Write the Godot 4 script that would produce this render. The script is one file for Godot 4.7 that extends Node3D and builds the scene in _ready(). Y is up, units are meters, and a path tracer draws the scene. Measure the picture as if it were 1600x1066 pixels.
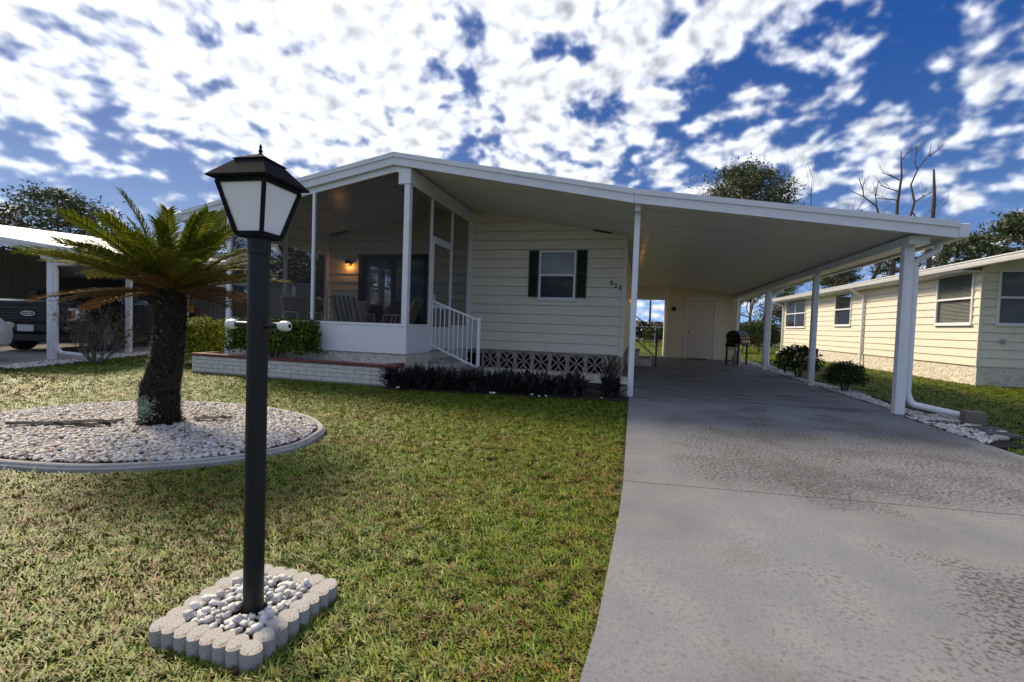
extends Node3D
# A pale manufactured home with a screened porch and carport, lamp post and sago palm on the lawn.

class MB:
	var v := PackedVector3Array()
	var n := PackedVector3Array()
	var c := PackedColorArray()
	var u := PackedVector2Array()
	var col := Color(1, 1, 1)
	var colored := false
	var with_uv := false
	func tint(k: Color) -> void:
		col = k
		colored = true
	func tri(a: Vector3, b: Vector3, d: Vector3, out: Vector3 = Vector3.ZERO) -> void:
		var nn := (b - a).cross(d - a).normalized()
		if out != Vector3.ZERO and nn.dot(out) < 0.0:
			nn = -nn
			tri_n(a, d, b, nn, nn, nn)
			return
		tri_n(a, b, d, nn, nn, nn)
	func tri_n(a: Vector3, b: Vector3, d: Vector3, na: Vector3, nb: Vector3, nd: Vector3) -> void:
		if (b - a).cross(d - a).dot(na + nb + nd) < 0.0:
			var sw := b
			b = d
			d = sw
			var sn := nb
			nb = nd
			nd = sn
		v.append(a); v.append(d); v.append(b)
		n.append(na); n.append(nd); n.append(nb)
		if colored:
			c.append(col); c.append(col); c.append(col)
		if with_uv:
			u.append(Vector2(a.x, a.z)); u.append(Vector2(d.x, d.z)); u.append(Vector2(b.x, b.z))
	func quad(a: Vector3, b: Vector3, d: Vector3, e: Vector3, out: Vector3 = Vector3.ZERO) -> void:
		tri(a, b, d, out)
		tri(a, d, e, out)
	func box(ctr: Vector3, s: Vector3, bev: float = 0.0, bs: Basis = Basis()) -> void:
		var h := s * 0.5
		var b := minf(bev, minf(h.x, minf(h.y, h.z)) * 0.9)
		for ax in 3:
			var p := (ax + 1) % 3
			var q := (ax + 2) % 3
			for sg in [-1.0, 1.0]:
				var pts: Array[Vector3] = []
				for k in [[-1.0, -1.0], [1.0, -1.0], [1.0, 1.0], [-1.0, 1.0]]:
					var w := Vector3()
					w[ax] = sg * h[ax]
					w[p] = k[0] * (h[p] - b)
					w[q] = k[1] * (h[q] - b)
					pts.append(ctr + bs * w)
				var o := Vector3()
				o[ax] = sg
				quad(pts[0], pts[1], pts[2], pts[3], bs * o)
		if b <= 0.0:
			return
		for ax in 3:
			var p := (ax + 1) % 3
			var q := (ax + 2) % 3
			for sp in [-1.0, 1.0]:
				for sq in [-1.0, 1.0]:
					var e: Array[Vector3] = []
					for k in [[-1.0, 0], [1.0, 0], [1.0, 1], [-1.0, 1]]:
						var w := Vector3()
						w[ax] = k[0] * (h[ax] - b)
						w[p] = sp * (h[p] - (b if k[1] == 1 else 0.0))
						w[q] = sq * (h[q] - (0.0 if k[1] == 1 else b))
						e.append(ctr + bs * w)
					var o := Vector3()
					o[p] = sp
					o[q] = sq
					quad(e[0], e[1], e[2], e[3], bs * o)
		for sx in [-1.0, 1.0]:
			for sy in [-1.0, 1.0]:
				for sz in [-1.0, 1.0]:
					tri(ctr + bs * Vector3(sx * h.x, sy * (h.y - b), sz * (h.z - b)), ctr + bs * Vector3(sx * (h.x - b), sy * h.y, sz * (h.z - b)), ctr + bs * Vector3(sx * (h.x - b), sy * (h.y - b), sz * h.z), bs * Vector3(sx, sy, sz))
	func span(a: Vector3, b: Vector3, bev: float = 0.0) -> void:
		box((a + b) * 0.5, (b - a).abs(), bev)
	func bar(a: Vector3, b: Vector3, w: float, h: float, bev: float = 0.0, up: Vector3 = Vector3.UP) -> void:
		var d := (b - a).normalized()
		var uu := up
		if absf(d.dot(uu)) > 0.98:
			uu = Vector3.RIGHT
		var s := d.cross(uu).normalized()
		var t := s.cross(d).normalized()
		box((a + b) * 0.5, Vector3(w, h, (b - a).length()), bev, Basis(s, t, -d))
	func tube(path: Array, rad: Array, seg: int = 8, caps: bool = true) -> void:
		var rings: Array = []
		var nrm: Array = []
		var side := Vector3.ZERO
		var cnt := path.size()
		for i in cnt:
			var d: Vector3 = path[mini(i + 1, cnt - 1)] - path[maxi(i - 1, 0)]
			d = d.normalized()
			if side == Vector3.ZERO:
				side = d.cross(Vector3.UP if absf(d.y) < 0.9 else Vector3.RIGHT).normalized()
			side = (side - d * d.dot(side)).normalized()
			var t := d.cross(side)
			var r1 := PackedVector3Array()
			var r2 := PackedVector3Array()
			var rr: float = rad[mini(i, rad.size() - 1)]
			for k in seg:
				var a := TAU * k / seg
				var w := side * cos(a) + t * sin(a)
				r1.append(path[i] + w * rr)
				r2.append(w)
			rings.append(r1)
			nrm.append(r2)
		for i in cnt - 1:
			for k in seg:
				var k2 := (k + 1) % seg
				tri_n(rings[i][k], rings[i][k2], rings[i + 1][k2], nrm[i][k], nrm[i][k2], nrm[i + 1][k2])
				tri_n(rings[i][k], rings[i + 1][k2], rings[i + 1][k], nrm[i][k], nrm[i + 1][k2], nrm[i + 1][k])
		if caps:
			for e in [0, cnt - 1]:
				var ctr: Vector3 = path[e]
				var o: Vector3 = path[e] - path[1 if e == 0 else cnt - 2]
				for k in seg:
					tri(ctr, rings[e][k], rings[e][(k + 1) % seg], o)
	func lathe(prof: Array, seg: int, at: Vector3 = Vector3.ZERO, bs: Basis = Basis()) -> void:
		for i in prof.size() - 1:
			var p: Vector2 = prof[i]
			var q: Vector2 = prof[i + 1]
			var sl := Vector2(q.y - p.y, p.x - q.x).normalized()
			for k in seg:
				var a := TAU * k / seg
				var b := TAU * (k + 1) / seg
				var ca := Vector3(cos(a), 0, sin(a))
				var cb := Vector3(cos(b), 0, sin(b))
				var na := bs * (ca * sl.x + Vector3.UP * sl.y)
				var nb := bs * (cb * sl.x + Vector3.UP * sl.y)
				var p1 := at + bs * (ca * p.x + Vector3.UP * p.y)
				var p2 := at + bs * (cb * p.x + Vector3.UP * p.y)
				var q1 := at + bs * (ca * q.x + Vector3.UP * q.y)
				var q2 := at + bs * (cb * q.x + Vector3.UP * q.y)
				if p.x > 0.0:
					tri_n(p1, q1, p2, na, na, nb)
				if q.x > 0.0:
					tri_n(p2, q1, q2, nb, na, nb)
	# polygon in the plane of (ex, ey), pushed along ez by depth
	func prism(poly: PackedVector2Array, o: Vector3, ex: Vector3, ey: Vector3, ez: Vector3) -> void:
		var ids := Geometry2D.triangulate_polygon(poly)
		for f in 2:
			var w := ez if f == 1 else Vector3.ZERO
			var out := ez if f == 1 else -ez
			for i in range(0, ids.size(), 3):
				tri(o + ex * poly[ids[i]].x + ey * poly[ids[i]].y + w, o + ex * poly[ids[i + 1]].x + ey * poly[ids[i + 1]].y + w, o + ex * poly[ids[i + 2]].x + ey * poly[ids[i + 2]].y + w, out)
		var area := 0.0
		for i in poly.size():
			area += poly[i].cross(poly[(i + 1) % poly.size()])
		for i in poly.size():
			var p := poly[i]
			var q := poly[(i + 1) % poly.size()]
			var e := (q - p) * signf(area)
			var out := ex * e.y - ey * e.x
			quad(o + ex * p.x + ey * p.y, o + ex * q.x + ey * q.y, o + ex * q.x + ey * q.y + ez, o + ex * p.x + ey * p.y + ez, out)
	func mesh(m: Material = null) -> ArrayMesh:
		var arr := []
		arr.resize(Mesh.ARRAY_MAX)
		arr[Mesh.ARRAY_VERTEX] = v
		arr[Mesh.ARRAY_NORMAL] = n
		if colored:
			arr[Mesh.ARRAY_COLOR] = c
		if with_uv:
			arr[Mesh.ARRAY_TEX_UV] = u
		var am := ArrayMesh.new()
		am.add_surface_from_arrays(Mesh.PRIMITIVE_TRIANGLES, arr)
		if m:
			am.surface_set_material(0, m)
		return am

var M := {}
var used := {}
var rng := RandomNumberGenerator.new()

func lin(r: float, g: float, b: float) -> Color:
	return Color(r, g, b).linear_to_srgb()

func numbered(called: String) -> String:
	if not used.has(called):
		used[called] = 0
		return called
	used[called] += 1
	return "%s_%03d" % [called, used[called]]

func thing(called: String, label: String, category: String, at: Vector3 = Vector3.ZERO, turn: float = 0.0, group: String = "") -> Node3D:
	var o := Node3D.new()
	o.name = numbered(called)
	add_child(o)
	o.position = at
	o.rotation.y = turn
	tag(o, label, category, group)
	return o

func tag(o: Node, label: String, category: String, group: String = "", kind: String = "") -> void:
	o.set_meta("label", label)
	o.set_meta("category", category)
	if group != "":
		o.set_meta("group", group)
	if kind != "":
		o.set_meta("kind", kind)

# one mesh as a part (or, without a parent, as a thing of its own)
func part(called: String, shape, m: Material, parent: Node = null, at: Vector3 = Vector3.ZERO) -> MeshInstance3D:
	var o := MeshInstance3D.new()
	o.mesh = shape.mesh(m) if shape is MB else shape
	if not (shape is MB) and m:
		o.material_override = m
	if parent == null:
		o.name = numbered(called)
		add_child(o)
	else:
		o.name = called
		parent.add_child(o, true)
	o.position = at
	return o

func group_node(called: String, parent: Node, at: Vector3 = Vector3.ZERO) -> Node3D:
	var o := Node3D.new()
	o.name = called
	parent.add_child(o, true)
	o.position = at
	return o

func noise(sd: int, freq: float, oct: int = 4) -> FastNoiseLite:
	var f := FastNoiseLite.new()
	f.seed = sd
	f.frequency = freq
	f.noise_type = FastNoiseLite.TYPE_SIMPLEX_SMOOTH
	f.fractal_type = FastNoiseLite.FRACTAL_FBM
	f.fractal_octaves = oct
	return f

# colours (linear) laid along a seamless noise
func noise_tex(sd: int, freq: float, oct: int, cols: Array, size: int = 256, contrast: float = 1.0) -> ImageTexture:
	var im := noise(sd, freq, oct).get_seamless_image(size, size)
	im.convert(Image.FORMAT_L8)
	var src := im.get_data()
	var lut := PackedByteArray()
	for i in 256:
		var t := clampf((i / 255.0 - 0.5) * contrast + 0.5, 0.0, 1.0) * (cols.size() - 1)
		var k := mini(int(t), cols.size() - 2)
		var cc: Color = cols[k].lerp(cols[k + 1], t - k)
		cc = cc.linear_to_srgb()
		lut.append(int(clampf(cc.r, 0, 1) * 255)); lut.append(int(clampf(cc.g, 0, 1) * 255)); lut.append(int(clampf(cc.b, 0, 1) * 255))
	var out := PackedByteArray()
	out.resize(size * size * 3)
	for i in size * size:
		var s := src[i] * 3
		out[i * 3] = lut[s]
		out[i * 3 + 1] = lut[s + 1]
		out[i * 3 + 2] = lut[s + 2]
	return ImageTexture.create_from_image(Image.create_from_data(size, size, false, Image.FORMAT_RGB8, out))

func normal_tex(sd: int, freq: float, oct: int, strength: float, size: int = 256) -> ImageTexture:
	var im := noise(sd, freq, oct).get_seamless_image(size, size)
	im.convert(Image.FORMAT_RGBA8)
	im.bump_map_to_normal_map(strength)
	return ImageTexture.create_from_image(im)

func mat(c: Color, rough: float = 0.6, metal: float = 0.0) -> StandardMaterial3D:
	var m := StandardMaterial3D.new()
	m.albedo_color = c
	m.roughness = rough
	m.metallic = metal
	return m

func tex_mat(tex: Texture2D, rough: float, metres: float, nrm: Texture2D = null, depth: float = 1.0) -> StandardMaterial3D:
	var m := mat(Color(1, 1, 1), rough)
	m.albedo_texture = tex
	m.uv1_triplanar = true
	m.uv1_world_triplanar = true
	m.uv1_scale = Vector3.ONE / metres
	if nrm:
		m.normal_enabled = true
		m.normal_texture = nrm
		m.normal_scale = depth
	return m

func vcol_mat(rough: float, back: float = 0.0) -> StandardMaterial3D:
	var m := mat(Color(1, 1, 1), rough)
	m.vertex_color_use_as_albedo = true
	m.cull_mode = BaseMaterial3D.CULL_DISABLED
	if back > 0.0:
		m.backlight_enabled = true
		m.backlight = Color(back, back, back)
	return m

const CAM_H := 1.02

func _ready() -> void:
	rng.seed = 923
	var cam := Camera3D.new()
	cam.name = "camera"
	add_child(cam)
	cam.position = Vector3(0, CAM_H, 0)
	cam.rotation_order = EULER_ORDER_YXZ
	cam.rotation_degrees = Vector3(-1.983, 15.145, 2.004)
	cam.keep_aspect = Camera3D.KEEP_HEIGHT
	cam.fov = 72.42
	cam.near = 0.05
	cam.far = 600.0
	cam.current = true
	var env := Environment.new()
	env.background_mode = Environment.BG_SKY
	var sky := Sky.new()
	var pano := PanoramaSkyMaterial.new()
	pano.panorama = sky_picture()
	sky.sky_material = pano
	env.sky = sky
	env.tonemap_mode = Environment.TONE_MAPPER_LINEAR
	env.tonemap_exposure = 2.0
	env.sdfgi_enabled = true
	env.ssao_enabled = true
	env.ssil_enabled = true
	var we := WorldEnvironment.new()
	we.name = "world_environment"
	we.environment = env
	add_child(we)
	var sun := DirectionalLight3D.new()
	sun.name = "sun"
	add_child(sun)
	sun.look_at_from_position(SUN_DIR * 50.0, Vector3.ZERO, Vector3.UP)
	sun.light_energy = 0.8
	sun.light_angular_distance = 13.0
	sun.light_color = Color(1.0, 0.92, 0.80)
	sun.shadow_enabled = true
	materials()
	ground()
	driveway()
	home()
	shed()
	planter()
	porch_furniture()
	steps_and_rails()
	lamp_post()
	lamp_bed()
	palm_bed()
	palm()
	beds()
	right_side()
	grill()
	right_home()
	left_carport()
	truck()
	white_car()
	trees()
	lawn()

const SUN_DIR := Vector3(-0.683, 0.643, -0.348)

# the sky: blue air with a broken deck of altocumulus, thickest round the veiled sun
func sky_picture() -> ImageTexture:
	var w := 2048
	var h := 1024
	var big := noise(11, 1.5, 3)
	var puff := noise(12, 5.0, 2)
	var lump := noise(13, 14.0, 4)
	var warp := noise(14, 2.2, 3)
	var wisp := noise(15, 5.4, 6)
	wisp.fractal_gain = 0.62
	var sund := SUN_DIR.normalized()
	var data := PackedFloat32Array()
	data.resize(w * h * 3)
	for y in h:
		var th := PI * (y + 0.5) / h
		var dy := cos(th)
		var sr := sin(th)
		for x in w:
			var ph := TAU * (x + 0.5) / w
			var i := (y * w + x) * 3
			if dy < -0.02:
				data[i] = 0.22; data[i + 1] = 0.22; data[i + 2] = 0.21
				continue
			var dx := sin(ph) * sr
			var dz := -cos(ph) * sr
			var cs := dx * sund.x + dy * sund.y + dz * sund.z
			var ang := acos(clampf(cs, -1.0, 1.0))
			var near := exp(-ang * ang / 0.50)
			var el := maxf(dy, 0.0)
			# air
			var k := pow(1.0 - el, 5.2)
			var r := lerpf(0.002, 0.18, k)
			var g := lerpf(0.036, 0.30, k)
			var b := lerpf(0.165, 0.49, k)
			var hz := near * 0.06 + 0.10 * k * clampf(-dx, 0.0, 1.0)
			r += hz; g += hz; b += hz
			# cloud deck on a flat layer
			var s := 1.0 / (el + 0.30)
			var px := dx * s
			var pz := dz * s
			var wx := warp.get_noise_2d(px, pz) * 0.03
			var wz := warp.get_noise_2d(px + 31.0, pz - 17.0) * 0.03
			var ln := lump.get_noise_2d(px + wx, pz + wz)
			var f := big.get_noise_2d(px, pz) * 0.5 + (absf(puff.get_noise_2d(px + wx, pz + wz)) - 0.22) * 0.35 + ln * 0.16 + wisp.get_noise_2d(px + wx, pz + wz) * 1.05
			var cover := -0.05 + 0.62 * near
			# the deck thins out low down on the sun's side
			cover -= 0.55 * clampf((0.36 - el) / 0.14, 0.0, 1.0) * clampf(-dx * 1.6 - 0.35, 0.0, 1.0)
			cover -= 0.18 * clampf((0.16 - el) / 0.14, 0.0, 1.0)
			cover -= 0.09 * clampf(dx * 1.3, 0.0, 1.0)
			var t := f + cover
			var d := pow(smoothstep(-0.30, 0.34, t), 1.35)
			# thick middles are greyer underneath, thin rims catch the light
			var body := smoothstep(0.10, 0.62, t)
			var lit := 0.535 + 0.36 * ln - 0.14 * body * (1.0 - near) + 0.10 * near + 0.10 * wisp.get_noise_2d(px * 2.3, pz * 2.3)
			r = lerpf(r, lit * 0.955, d)
			g = lerpf(g, lit, d)
			b = lerpf(b, lit * 1.09, d)
			data[i] = r; data[i + 1] = g; data[i + 2] = b
	var im := Image.create_from_data(w, h, false, Image.FORMAT_RGBF, data.to_byte_array())
	return ImageTexture.create_from_image(im)

func materials() -> void:
	var grain := normal_tex(3, 0.05, 4, 2.0)
	M.siding = tex_mat(noise_tex(21, 0.012, 4, [Color(0.73, 0.665, 0.525), Color(0.80, 0.735, 0.59), Color(0.77, 0.71, 0.57)]), 0.5, 1.7)
	M.siding_b = tex_mat(noise_tex(22, 0.012, 4, [Color(0.75, 0.685, 0.545), Color(0.81, 0.745, 0.605), Color(0.73, 0.675, 0.545)]), 0.5, 1.3)
	M.shed_siding = tex_mat(noise_tex(23, 0.01, 4, [Color(0.71, 0.65, 0.47), Color(0.77, 0.71, 0.53)]), 0.5, 1.5)
	M.trim = tex_mat(noise_tex(24, 0.02, 4, [Color(0.74, 0.75, 0.76), Color(0.82, 0.82, 0.82)]), 0.38, 1.1)
	M.kick = tex_mat(noise_tex(25, 0.01, 3, [Color(0.78, 0.79, 0.80), Color(0.82, 0.82, 0.82)]), 0.3, 1.4)
	M.fascia = tex_mat(noise_tex(26, 0.02, 4, [Color(0.66, 0.68, 0.70), Color(0.76, 0.77, 0.78)]), 0.4, 1.9)
	M.ceiling = tex_mat(noise_tex(27, 0.008, 3, [Color(0.70, 0.70, 0.68), Color(0.76, 0.76, 0.74)]), 0.2, 2.3)
	M.ceiling_b = tex_mat(noise_tex(70, 0.008, 3, [Color(0.66, 0.66, 0.635), Color(0.73, 0.73, 0.71)]), 0.26, 1.9)
	M.roof_top = mat(lin(0.7, 0.7, 0.68), 0.5)
	M.grey_metal = mat(lin(0.35, 0.37, 0.4), 0.4)
	M.screen = mat(Color(0.06, 0.06, 0.065, 0.32), 0.6)
	M.screen.transparency = BaseMaterial3D.TRANSPARENCY_ALPHA
	M.glass = mat(Color(0.06, 0.07, 0.08, 0.22), 0.03)
	M.glass.transparency = BaseMaterial3D.TRANSPARENCY_ALPHA
	M.dark_glass = mat(lin(0.012, 0.014, 0.014), 0.04)
	M.lamp_glass = mat(Color(0.97, 0.97, 0.98), 0.12)
	M.lamp_glass.refraction_enabled = true
	M.lamp_glass.refraction_scale = 0.01
	M.black_paint = tex_mat(noise_tex(28, 0.06, 4, [Color(0.012, 0.012, 0.014), Color(0.022, 0.022, 0.026), Color(0.035, 0.035, 0.04)]), 0.75, 0.25)
	M.black_paint.metallic_specular = 0.05
	M.post_paint = tex_mat(noise_tex(29, 0.09, 5, [Color(0.012, 0.012, 0.014), Color(0.018, 0.018, 0.021), Color(0.022, 0.022, 0.025), Color(0.05, 0.05, 0.055)]), 0.42, 0.3)
	M.post_paint.metallic_specular = 0.35
	M.black = mat(lin(0.012, 0.012, 0.013), 0.4)
	M.dark_frame = mat(lin(0.018, 0.018, 0.024), 0.45)
	M.shutter = tex_mat(noise_tex(30, 0.03, 3, [Color(0.006, 0.022, 0.012), Color(0.01, 0.034, 0.018)]), 0.5, 0.6)
	M.white_plastic = mat(lin(0.8, 0.79, 0.75), 0.35)
	M.stucco = tex_mat(noise_tex(31, 0.02, 5, [Color(0.58, 0.50, 0.38), Color(0.66, 0.61, 0.51), Color(0.70, 0.655, 0.56)], 256, 1.2), 0.85, 1.6, normal_tex(32, 0.05, 4, 6.0), 0.7)
	M.painted_brick = tex_mat(noise_tex(33, 0.03, 5, [Color(0.55, 0.52, 0.44), Color(0.70, 0.68, 0.62), Color(0.74, 0.72, 0.67)]), 0.7, 0.5, normal_tex(34, 0.08, 4, 6.0), 0.8)
	M.mortar = mat(lin(0.34, 0.32, 0.28), 0.9)
	M.red_cap = tex_mat(noise_tex(35, 0.04, 4, [Color(0.10, 0.028, 0.022), Color(0.17, 0.05, 0.04), Color(0.13, 0.05, 0.045)]), 0.7, 0.4, grain, 0.5)
	M.breeze = tex_mat(noise_tex(36, 0.05, 4, [Color(0.36, 0.30, 0.25), Color(0.50, 0.43, 0.37)]), 0.9, 0.5, grain, 0.8)
	M.soil = tex_mat(noise_tex(37, 0.06, 5, [Color(0.012, 0.009, 0.007), Color(0.05, 0.036, 0.026)]), 0.95, 0.4, normal_tex(38, 0.08, 4, 12.0), 1.0)
	M.concrete = tex_mat(noise_tex(39, 0.03, 5, [Color(0.25, 0.235, 0.21), Color(0.38, 0.365, 0.34), Color(0.43, 0.415, 0.39)]), 0.85, 0.9, grain, 0.5)
	M.edging = tex_mat(noise_tex(40, 0.07, 5, [Color(0.24, 0.225, 0.205), Color(0.45, 0.43, 0.40), Color(0.52, 0.50, 0.47)], 256, 1.7), 0.95, 0.11, normal_tex(41, 0.09, 4, 6.0), 0.4)
	M.pebble = vcol_mat(0.7)
	M.leaf = vcol_mat(0.65, 0.6)
	M.leaf.metallic_specular = 0.3
	M.dull_leaf = vcol_mat(0.6, 0.35)
	M.grass = vcol_mat(0.55, 0.6)
	M.bark = tex_mat(noise_tex(42, 0.05, 5, [Color(0.05, 0.04, 0.032), Color(0.16, 0.125, 0.10), Color(0.22, 0.18, 0.15)]), 0.95, 0.8, normal_tex(43, 0.06, 4, 10.0), 1.0)
	M.dead_wood = tex_mat(noise_tex(44, 0.05, 4, [Color(0.06, 0.045, 0.038), Color(0.15, 0.12, 0.10)]), 0.95, 0.8)
	M.twig = vcol_mat(0.9)
	M.turf = tex_mat(noise_tex(45, 0.03, 5, [Color(0.03, 0.035, 0.01), Color(0.07, 0.08, 0.02), Color(0.085, 0.075, 0.03)]), 0.95, 1.5)
	M.panel_grey = tex_mat(noise_tex(46, 0.02, 3, [Color(0.19, 0.195, 0.20), Color(0.24, 0.245, 0.25)]), 0.6, 1.0)
	M.car_dark = mat(lin(0.008, 0.011, 0.017), 0.14)
	M.car_white = mat(lin(0.62, 0.62, 0.62), 0.25)
	M.chrome = mat(lin(0.6, 0.6, 0.6), 0.15, 1.0)
	M.tyre = mat(lin(0.012, 0.012, 0.012), 0.85)
	M.room = mat(lin(0.30, 0.27, 0.23), 0.9)
	M.cushion = stripes([Color(0.24, 0.24, 0.28), Color(0.52, 0.47, 0.38), Color(0.20, 0.20, 0.24), Color(0.58, 0.52, 0.42)])
	M.cushion_plain = tex_mat(noise_tex(47, 0.08, 3, [Color(0.32, 0.31, 0.33), Color(0.42, 0.405, 0.42)]), 0.95, 0.3)
	M.chair_frame = mat(lin(0.66, 0.60, 0.48), 0.4)
	M.dark_wicker = mat(lin(0.03, 0.02, 0.016), 0.7)
	M.hood_black = mat(lin(0.01, 0.01, 0.01), 0.5)
	M.tank = tex_mat(noise_tex(48, 0.04, 3, [Color(0.40, 0.41, 0.42), Color(0.52, 0.53, 0.53)]), 0.4, 0.3)
	M.amber = mat(lin(0.65, 0.16, 0.03), 0.2)
	M.red_lens = mat(lin(0.35, 0.015, 0.02), 0.15)
	M.badge_blue = mat(lin(0.01, 0.02, 0.08), 0.2)
	M.fabric_black = tex_mat(noise_tex(49, 0.05, 3, [Color(0.006, 0.006, 0.006), Color(0.016, 0.015, 0.015)]), 0.8, 0.3)
	M.white_plastic_door = tex_mat(noise_tex(50, 0.02, 4, [Color(0.60, 0.55, 0.47), Color(0.66, 0.61, 0.53)]), 0.5, 1.2)
	M.stone_a = tex_mat(noise_tex(51, 0.05, 4, [Color(0.60, 0.59, 0.57), Color(0.72, 0.71, 0.69), Color(0.76, 0.75, 0.74)]), 0.6, 0.12)
	M.stone_b = tex_mat(noise_tex(52, 0.05, 4, [Color(0.44, 0.42, 0.39), Color(0.60, 0.585, 0.56)]), 0.65, 0.1)
	M.palm_bark = tex_mat(noise_tex(53, 0.06, 4, [Color(0.010, 0.008, 0.006), Color(0.03, 0.022, 0.016)]), 0.95, 0.3)
	M.block = tex_mat(noise_tex(54, 0.06, 4, [Color(0.13, 0.11, 0.085), Color(0.22, 0.19, 0.155)]), 0.9, 0.3)
	M.dark_stone = tex_mat(noise_tex(55, 0.05, 4, [Color(0.05, 0.046, 0.043), Color(0.12, 0.11, 0.10)]), 0.9, 0.3)
	M.white_roof = mat(lin(0.78, 0.77, 0.74), 0.5)
	M.chrome_dull = mat(lin(0.45, 0.45, 0.47), 0.3, 0.7)
	M.plate = tex_mat(noise_tex(57, 0.12, 2, [Color(0.25, 0.27, 0.33), Color(0.62, 0.64, 0.66), Color(0.66, 0.67, 0.68)], 64), 0.5, 0.12)
	M.number = mat(lin(0.012, 0.012, 0.012), 0.5)

func stripes(cols: Array) -> StandardMaterial3D:
	var im := Image.create(256, 8, false, Image.FORMAT_RGB8)
	var wdt := [26, 10, 18, 14, 30, 12, 22, 16, 28, 12, 20, 16, 32]
	var x := 0
	var k := 0
	while x < 256:
		var c: Color = cols[k % cols.size()]
		im.fill_rect(Rect2i(x, 0, wdt[k % wdt.size()], 8), c.linear_to_srgb())
		x += wdt[k % wdt.size()]
		k += 1
	var m := mat(Color(1, 1, 1), 0.9)
	m.albedo_texture = ImageTexture.create_from_image(im)
	m.uv1_triplanar = true
	m.uv1_scale = Vector3(1.4, 1.4, 1.4)
	return m

# ---------------------------------------------------------------- ground
func ground() -> void:
	var b := MB.new()
	b.quad(Vector3(-300, -0.045, 60), Vector3(300, -0.045, 60), Vector3(300, -0.045, -400), Vector3(-300, -0.045, -400), Vector3.UP)
	var g := part("ground", b, M.turf)
	tag(g, "flat turf soil under the lawns reaching the trees", "ground", "", "structure")

func drive_tex(x0: float, x1: float, z0: float, z1: float, w: int, h: int, outside: bool) -> StandardMaterial3D:
	var patch := noise(61, 0.5, 3)
	var blotch := noise(62, 2.2, 4)
	var spots := noise(63, 34.0, 3)
	var grit := noise(64, 110.0, 2)
	var data := PackedByteArray()
	data.resize(w * h * 3)
	var lut := PackedByteArray()
	for i in 1024:
		lut.append(int(clampf(Color(i / 1023.0, 0, 0).linear_to_srgb().r, 0, 1) * 255))
	for j in h:
		var z := lerpf(z0, z1, (j + 0.5) / h)
		for i in w:
			var x := lerpf(x0, x1, (i + 0.5) / w)
			var p := patch.get_noise_2d(x, z * 0.6)
			var q := blotch.get_noise_2d(x, z)
			var v := 0.20 + 0.035 * q + 0.045 * p + 0.055 * grit.get_noise_2d(x, z)
			var warm := clampf(0.5 + q * 1.2 - p * 0.5, 0.0, 1.0)
			var r := v * lerpf(0.95, 0.99, warm)
			var g := v * lerpf(0.985, 0.985, warm)
			var b := v * lerpf(1.07, 0.99, warm)
			var dirt := 0.0
			if outside:
				# mildew: flecks all over the upper slab, drifts of them on the right of the lower one
				var n1 := patch.get_noise_2d(x * 1.7 + 5.0, z * 1.9)
				var zone := 0.16 * smoothstep(-0.1, 0.4, q + p) + 0.8 * smoothstep(-0.12, 0.3, n1 + 0.3 * q) * smoothstep(0.2, 1.5, x)
				var up := smoothstep(-3.25, -3.6, z) * smoothstep(-6.5, -5.9, z) * smoothstep(0.05, 0.6, x) * smoothstep(3.5, 3.0, x)
				zone = lerpf(zone, 1.0 + 0.6 * q + 0.3 * n1, up)
				zone = clampf(zone, 0.0, 1.0)
				var s := spots.get_noise_2d(x, z * 1.2)
				dirt = smoothstep(0.30 - 0.30 * zone, 0.44 - 0.28 * zone, s) * clampf(0.2 + 0.75 * zone, 0.0, 0.9)
				var broad := up * smoothstep(0.0, 0.4, q + 0.5 * n1) + 0.5 * smoothstep(0.22, 0.5, n1 + 0.3 * q)
				dirt = maxf(dirt, 0.55 * clampf(broad, 0.0, 1.0) * (0.75 + 0.5 * s))
			else:
				var s2 := blotch.get_noise_2d(x * 0.35, z * 1.3 + 9.0)
				dirt = 0.5 * smoothstep(0.02, 0.45, s2 + 0.3 * p) + 0.12 * smoothstep(0.1, 0.6, spots.get_noise_2d(x, z))
			r = lerpf(r, 0.034, dirt)
			g = lerpf(g, 0.031, dirt)
			b = lerpf(b, 0.031, dirt)
			var o := (j * w + i) * 3
			data[o] = lut[int(clampf(r, 0, 1) * 1023)]
			data[o + 1] = lut[int(clampf(g, 0, 1) * 1023)]
			data[o + 2] = lut[int(clampf(b, 0, 1) * 1023)]
	var m := mat(Color(1, 1, 1), 0.82)
	m.albedo_texture = ImageTexture.create_from_image(Image.create_from_data(w, h, false, Image.FORMAT_RGB8, data))
	m.set_meta("rect", [x0, x1, z0, z1])
	return m

# slab whose texture coordinates are laid over the plan
func slab(poly: PackedVector2Array, top: float, thick: float, m: StandardMaterial3D, parent: Node) -> void:
	var rc: Array = m.get_meta("rect")
	var b := MB.new()
	b.with_uv = true
	b.prism(poly, Vector3(0, top, 0), Vector3.RIGHT, Vector3(0, 0, 1), Vector3(0, -thick, 0))
	for i in b.u.size():
		var p := b.u[i]
		b.u[i] = Vector2((p.x - rc[0]) / (rc[1] - rc[0]), (p.y - rc[2]) / (rc[3] - rc[2]))
	part("slab", b, m, parent)

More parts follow.
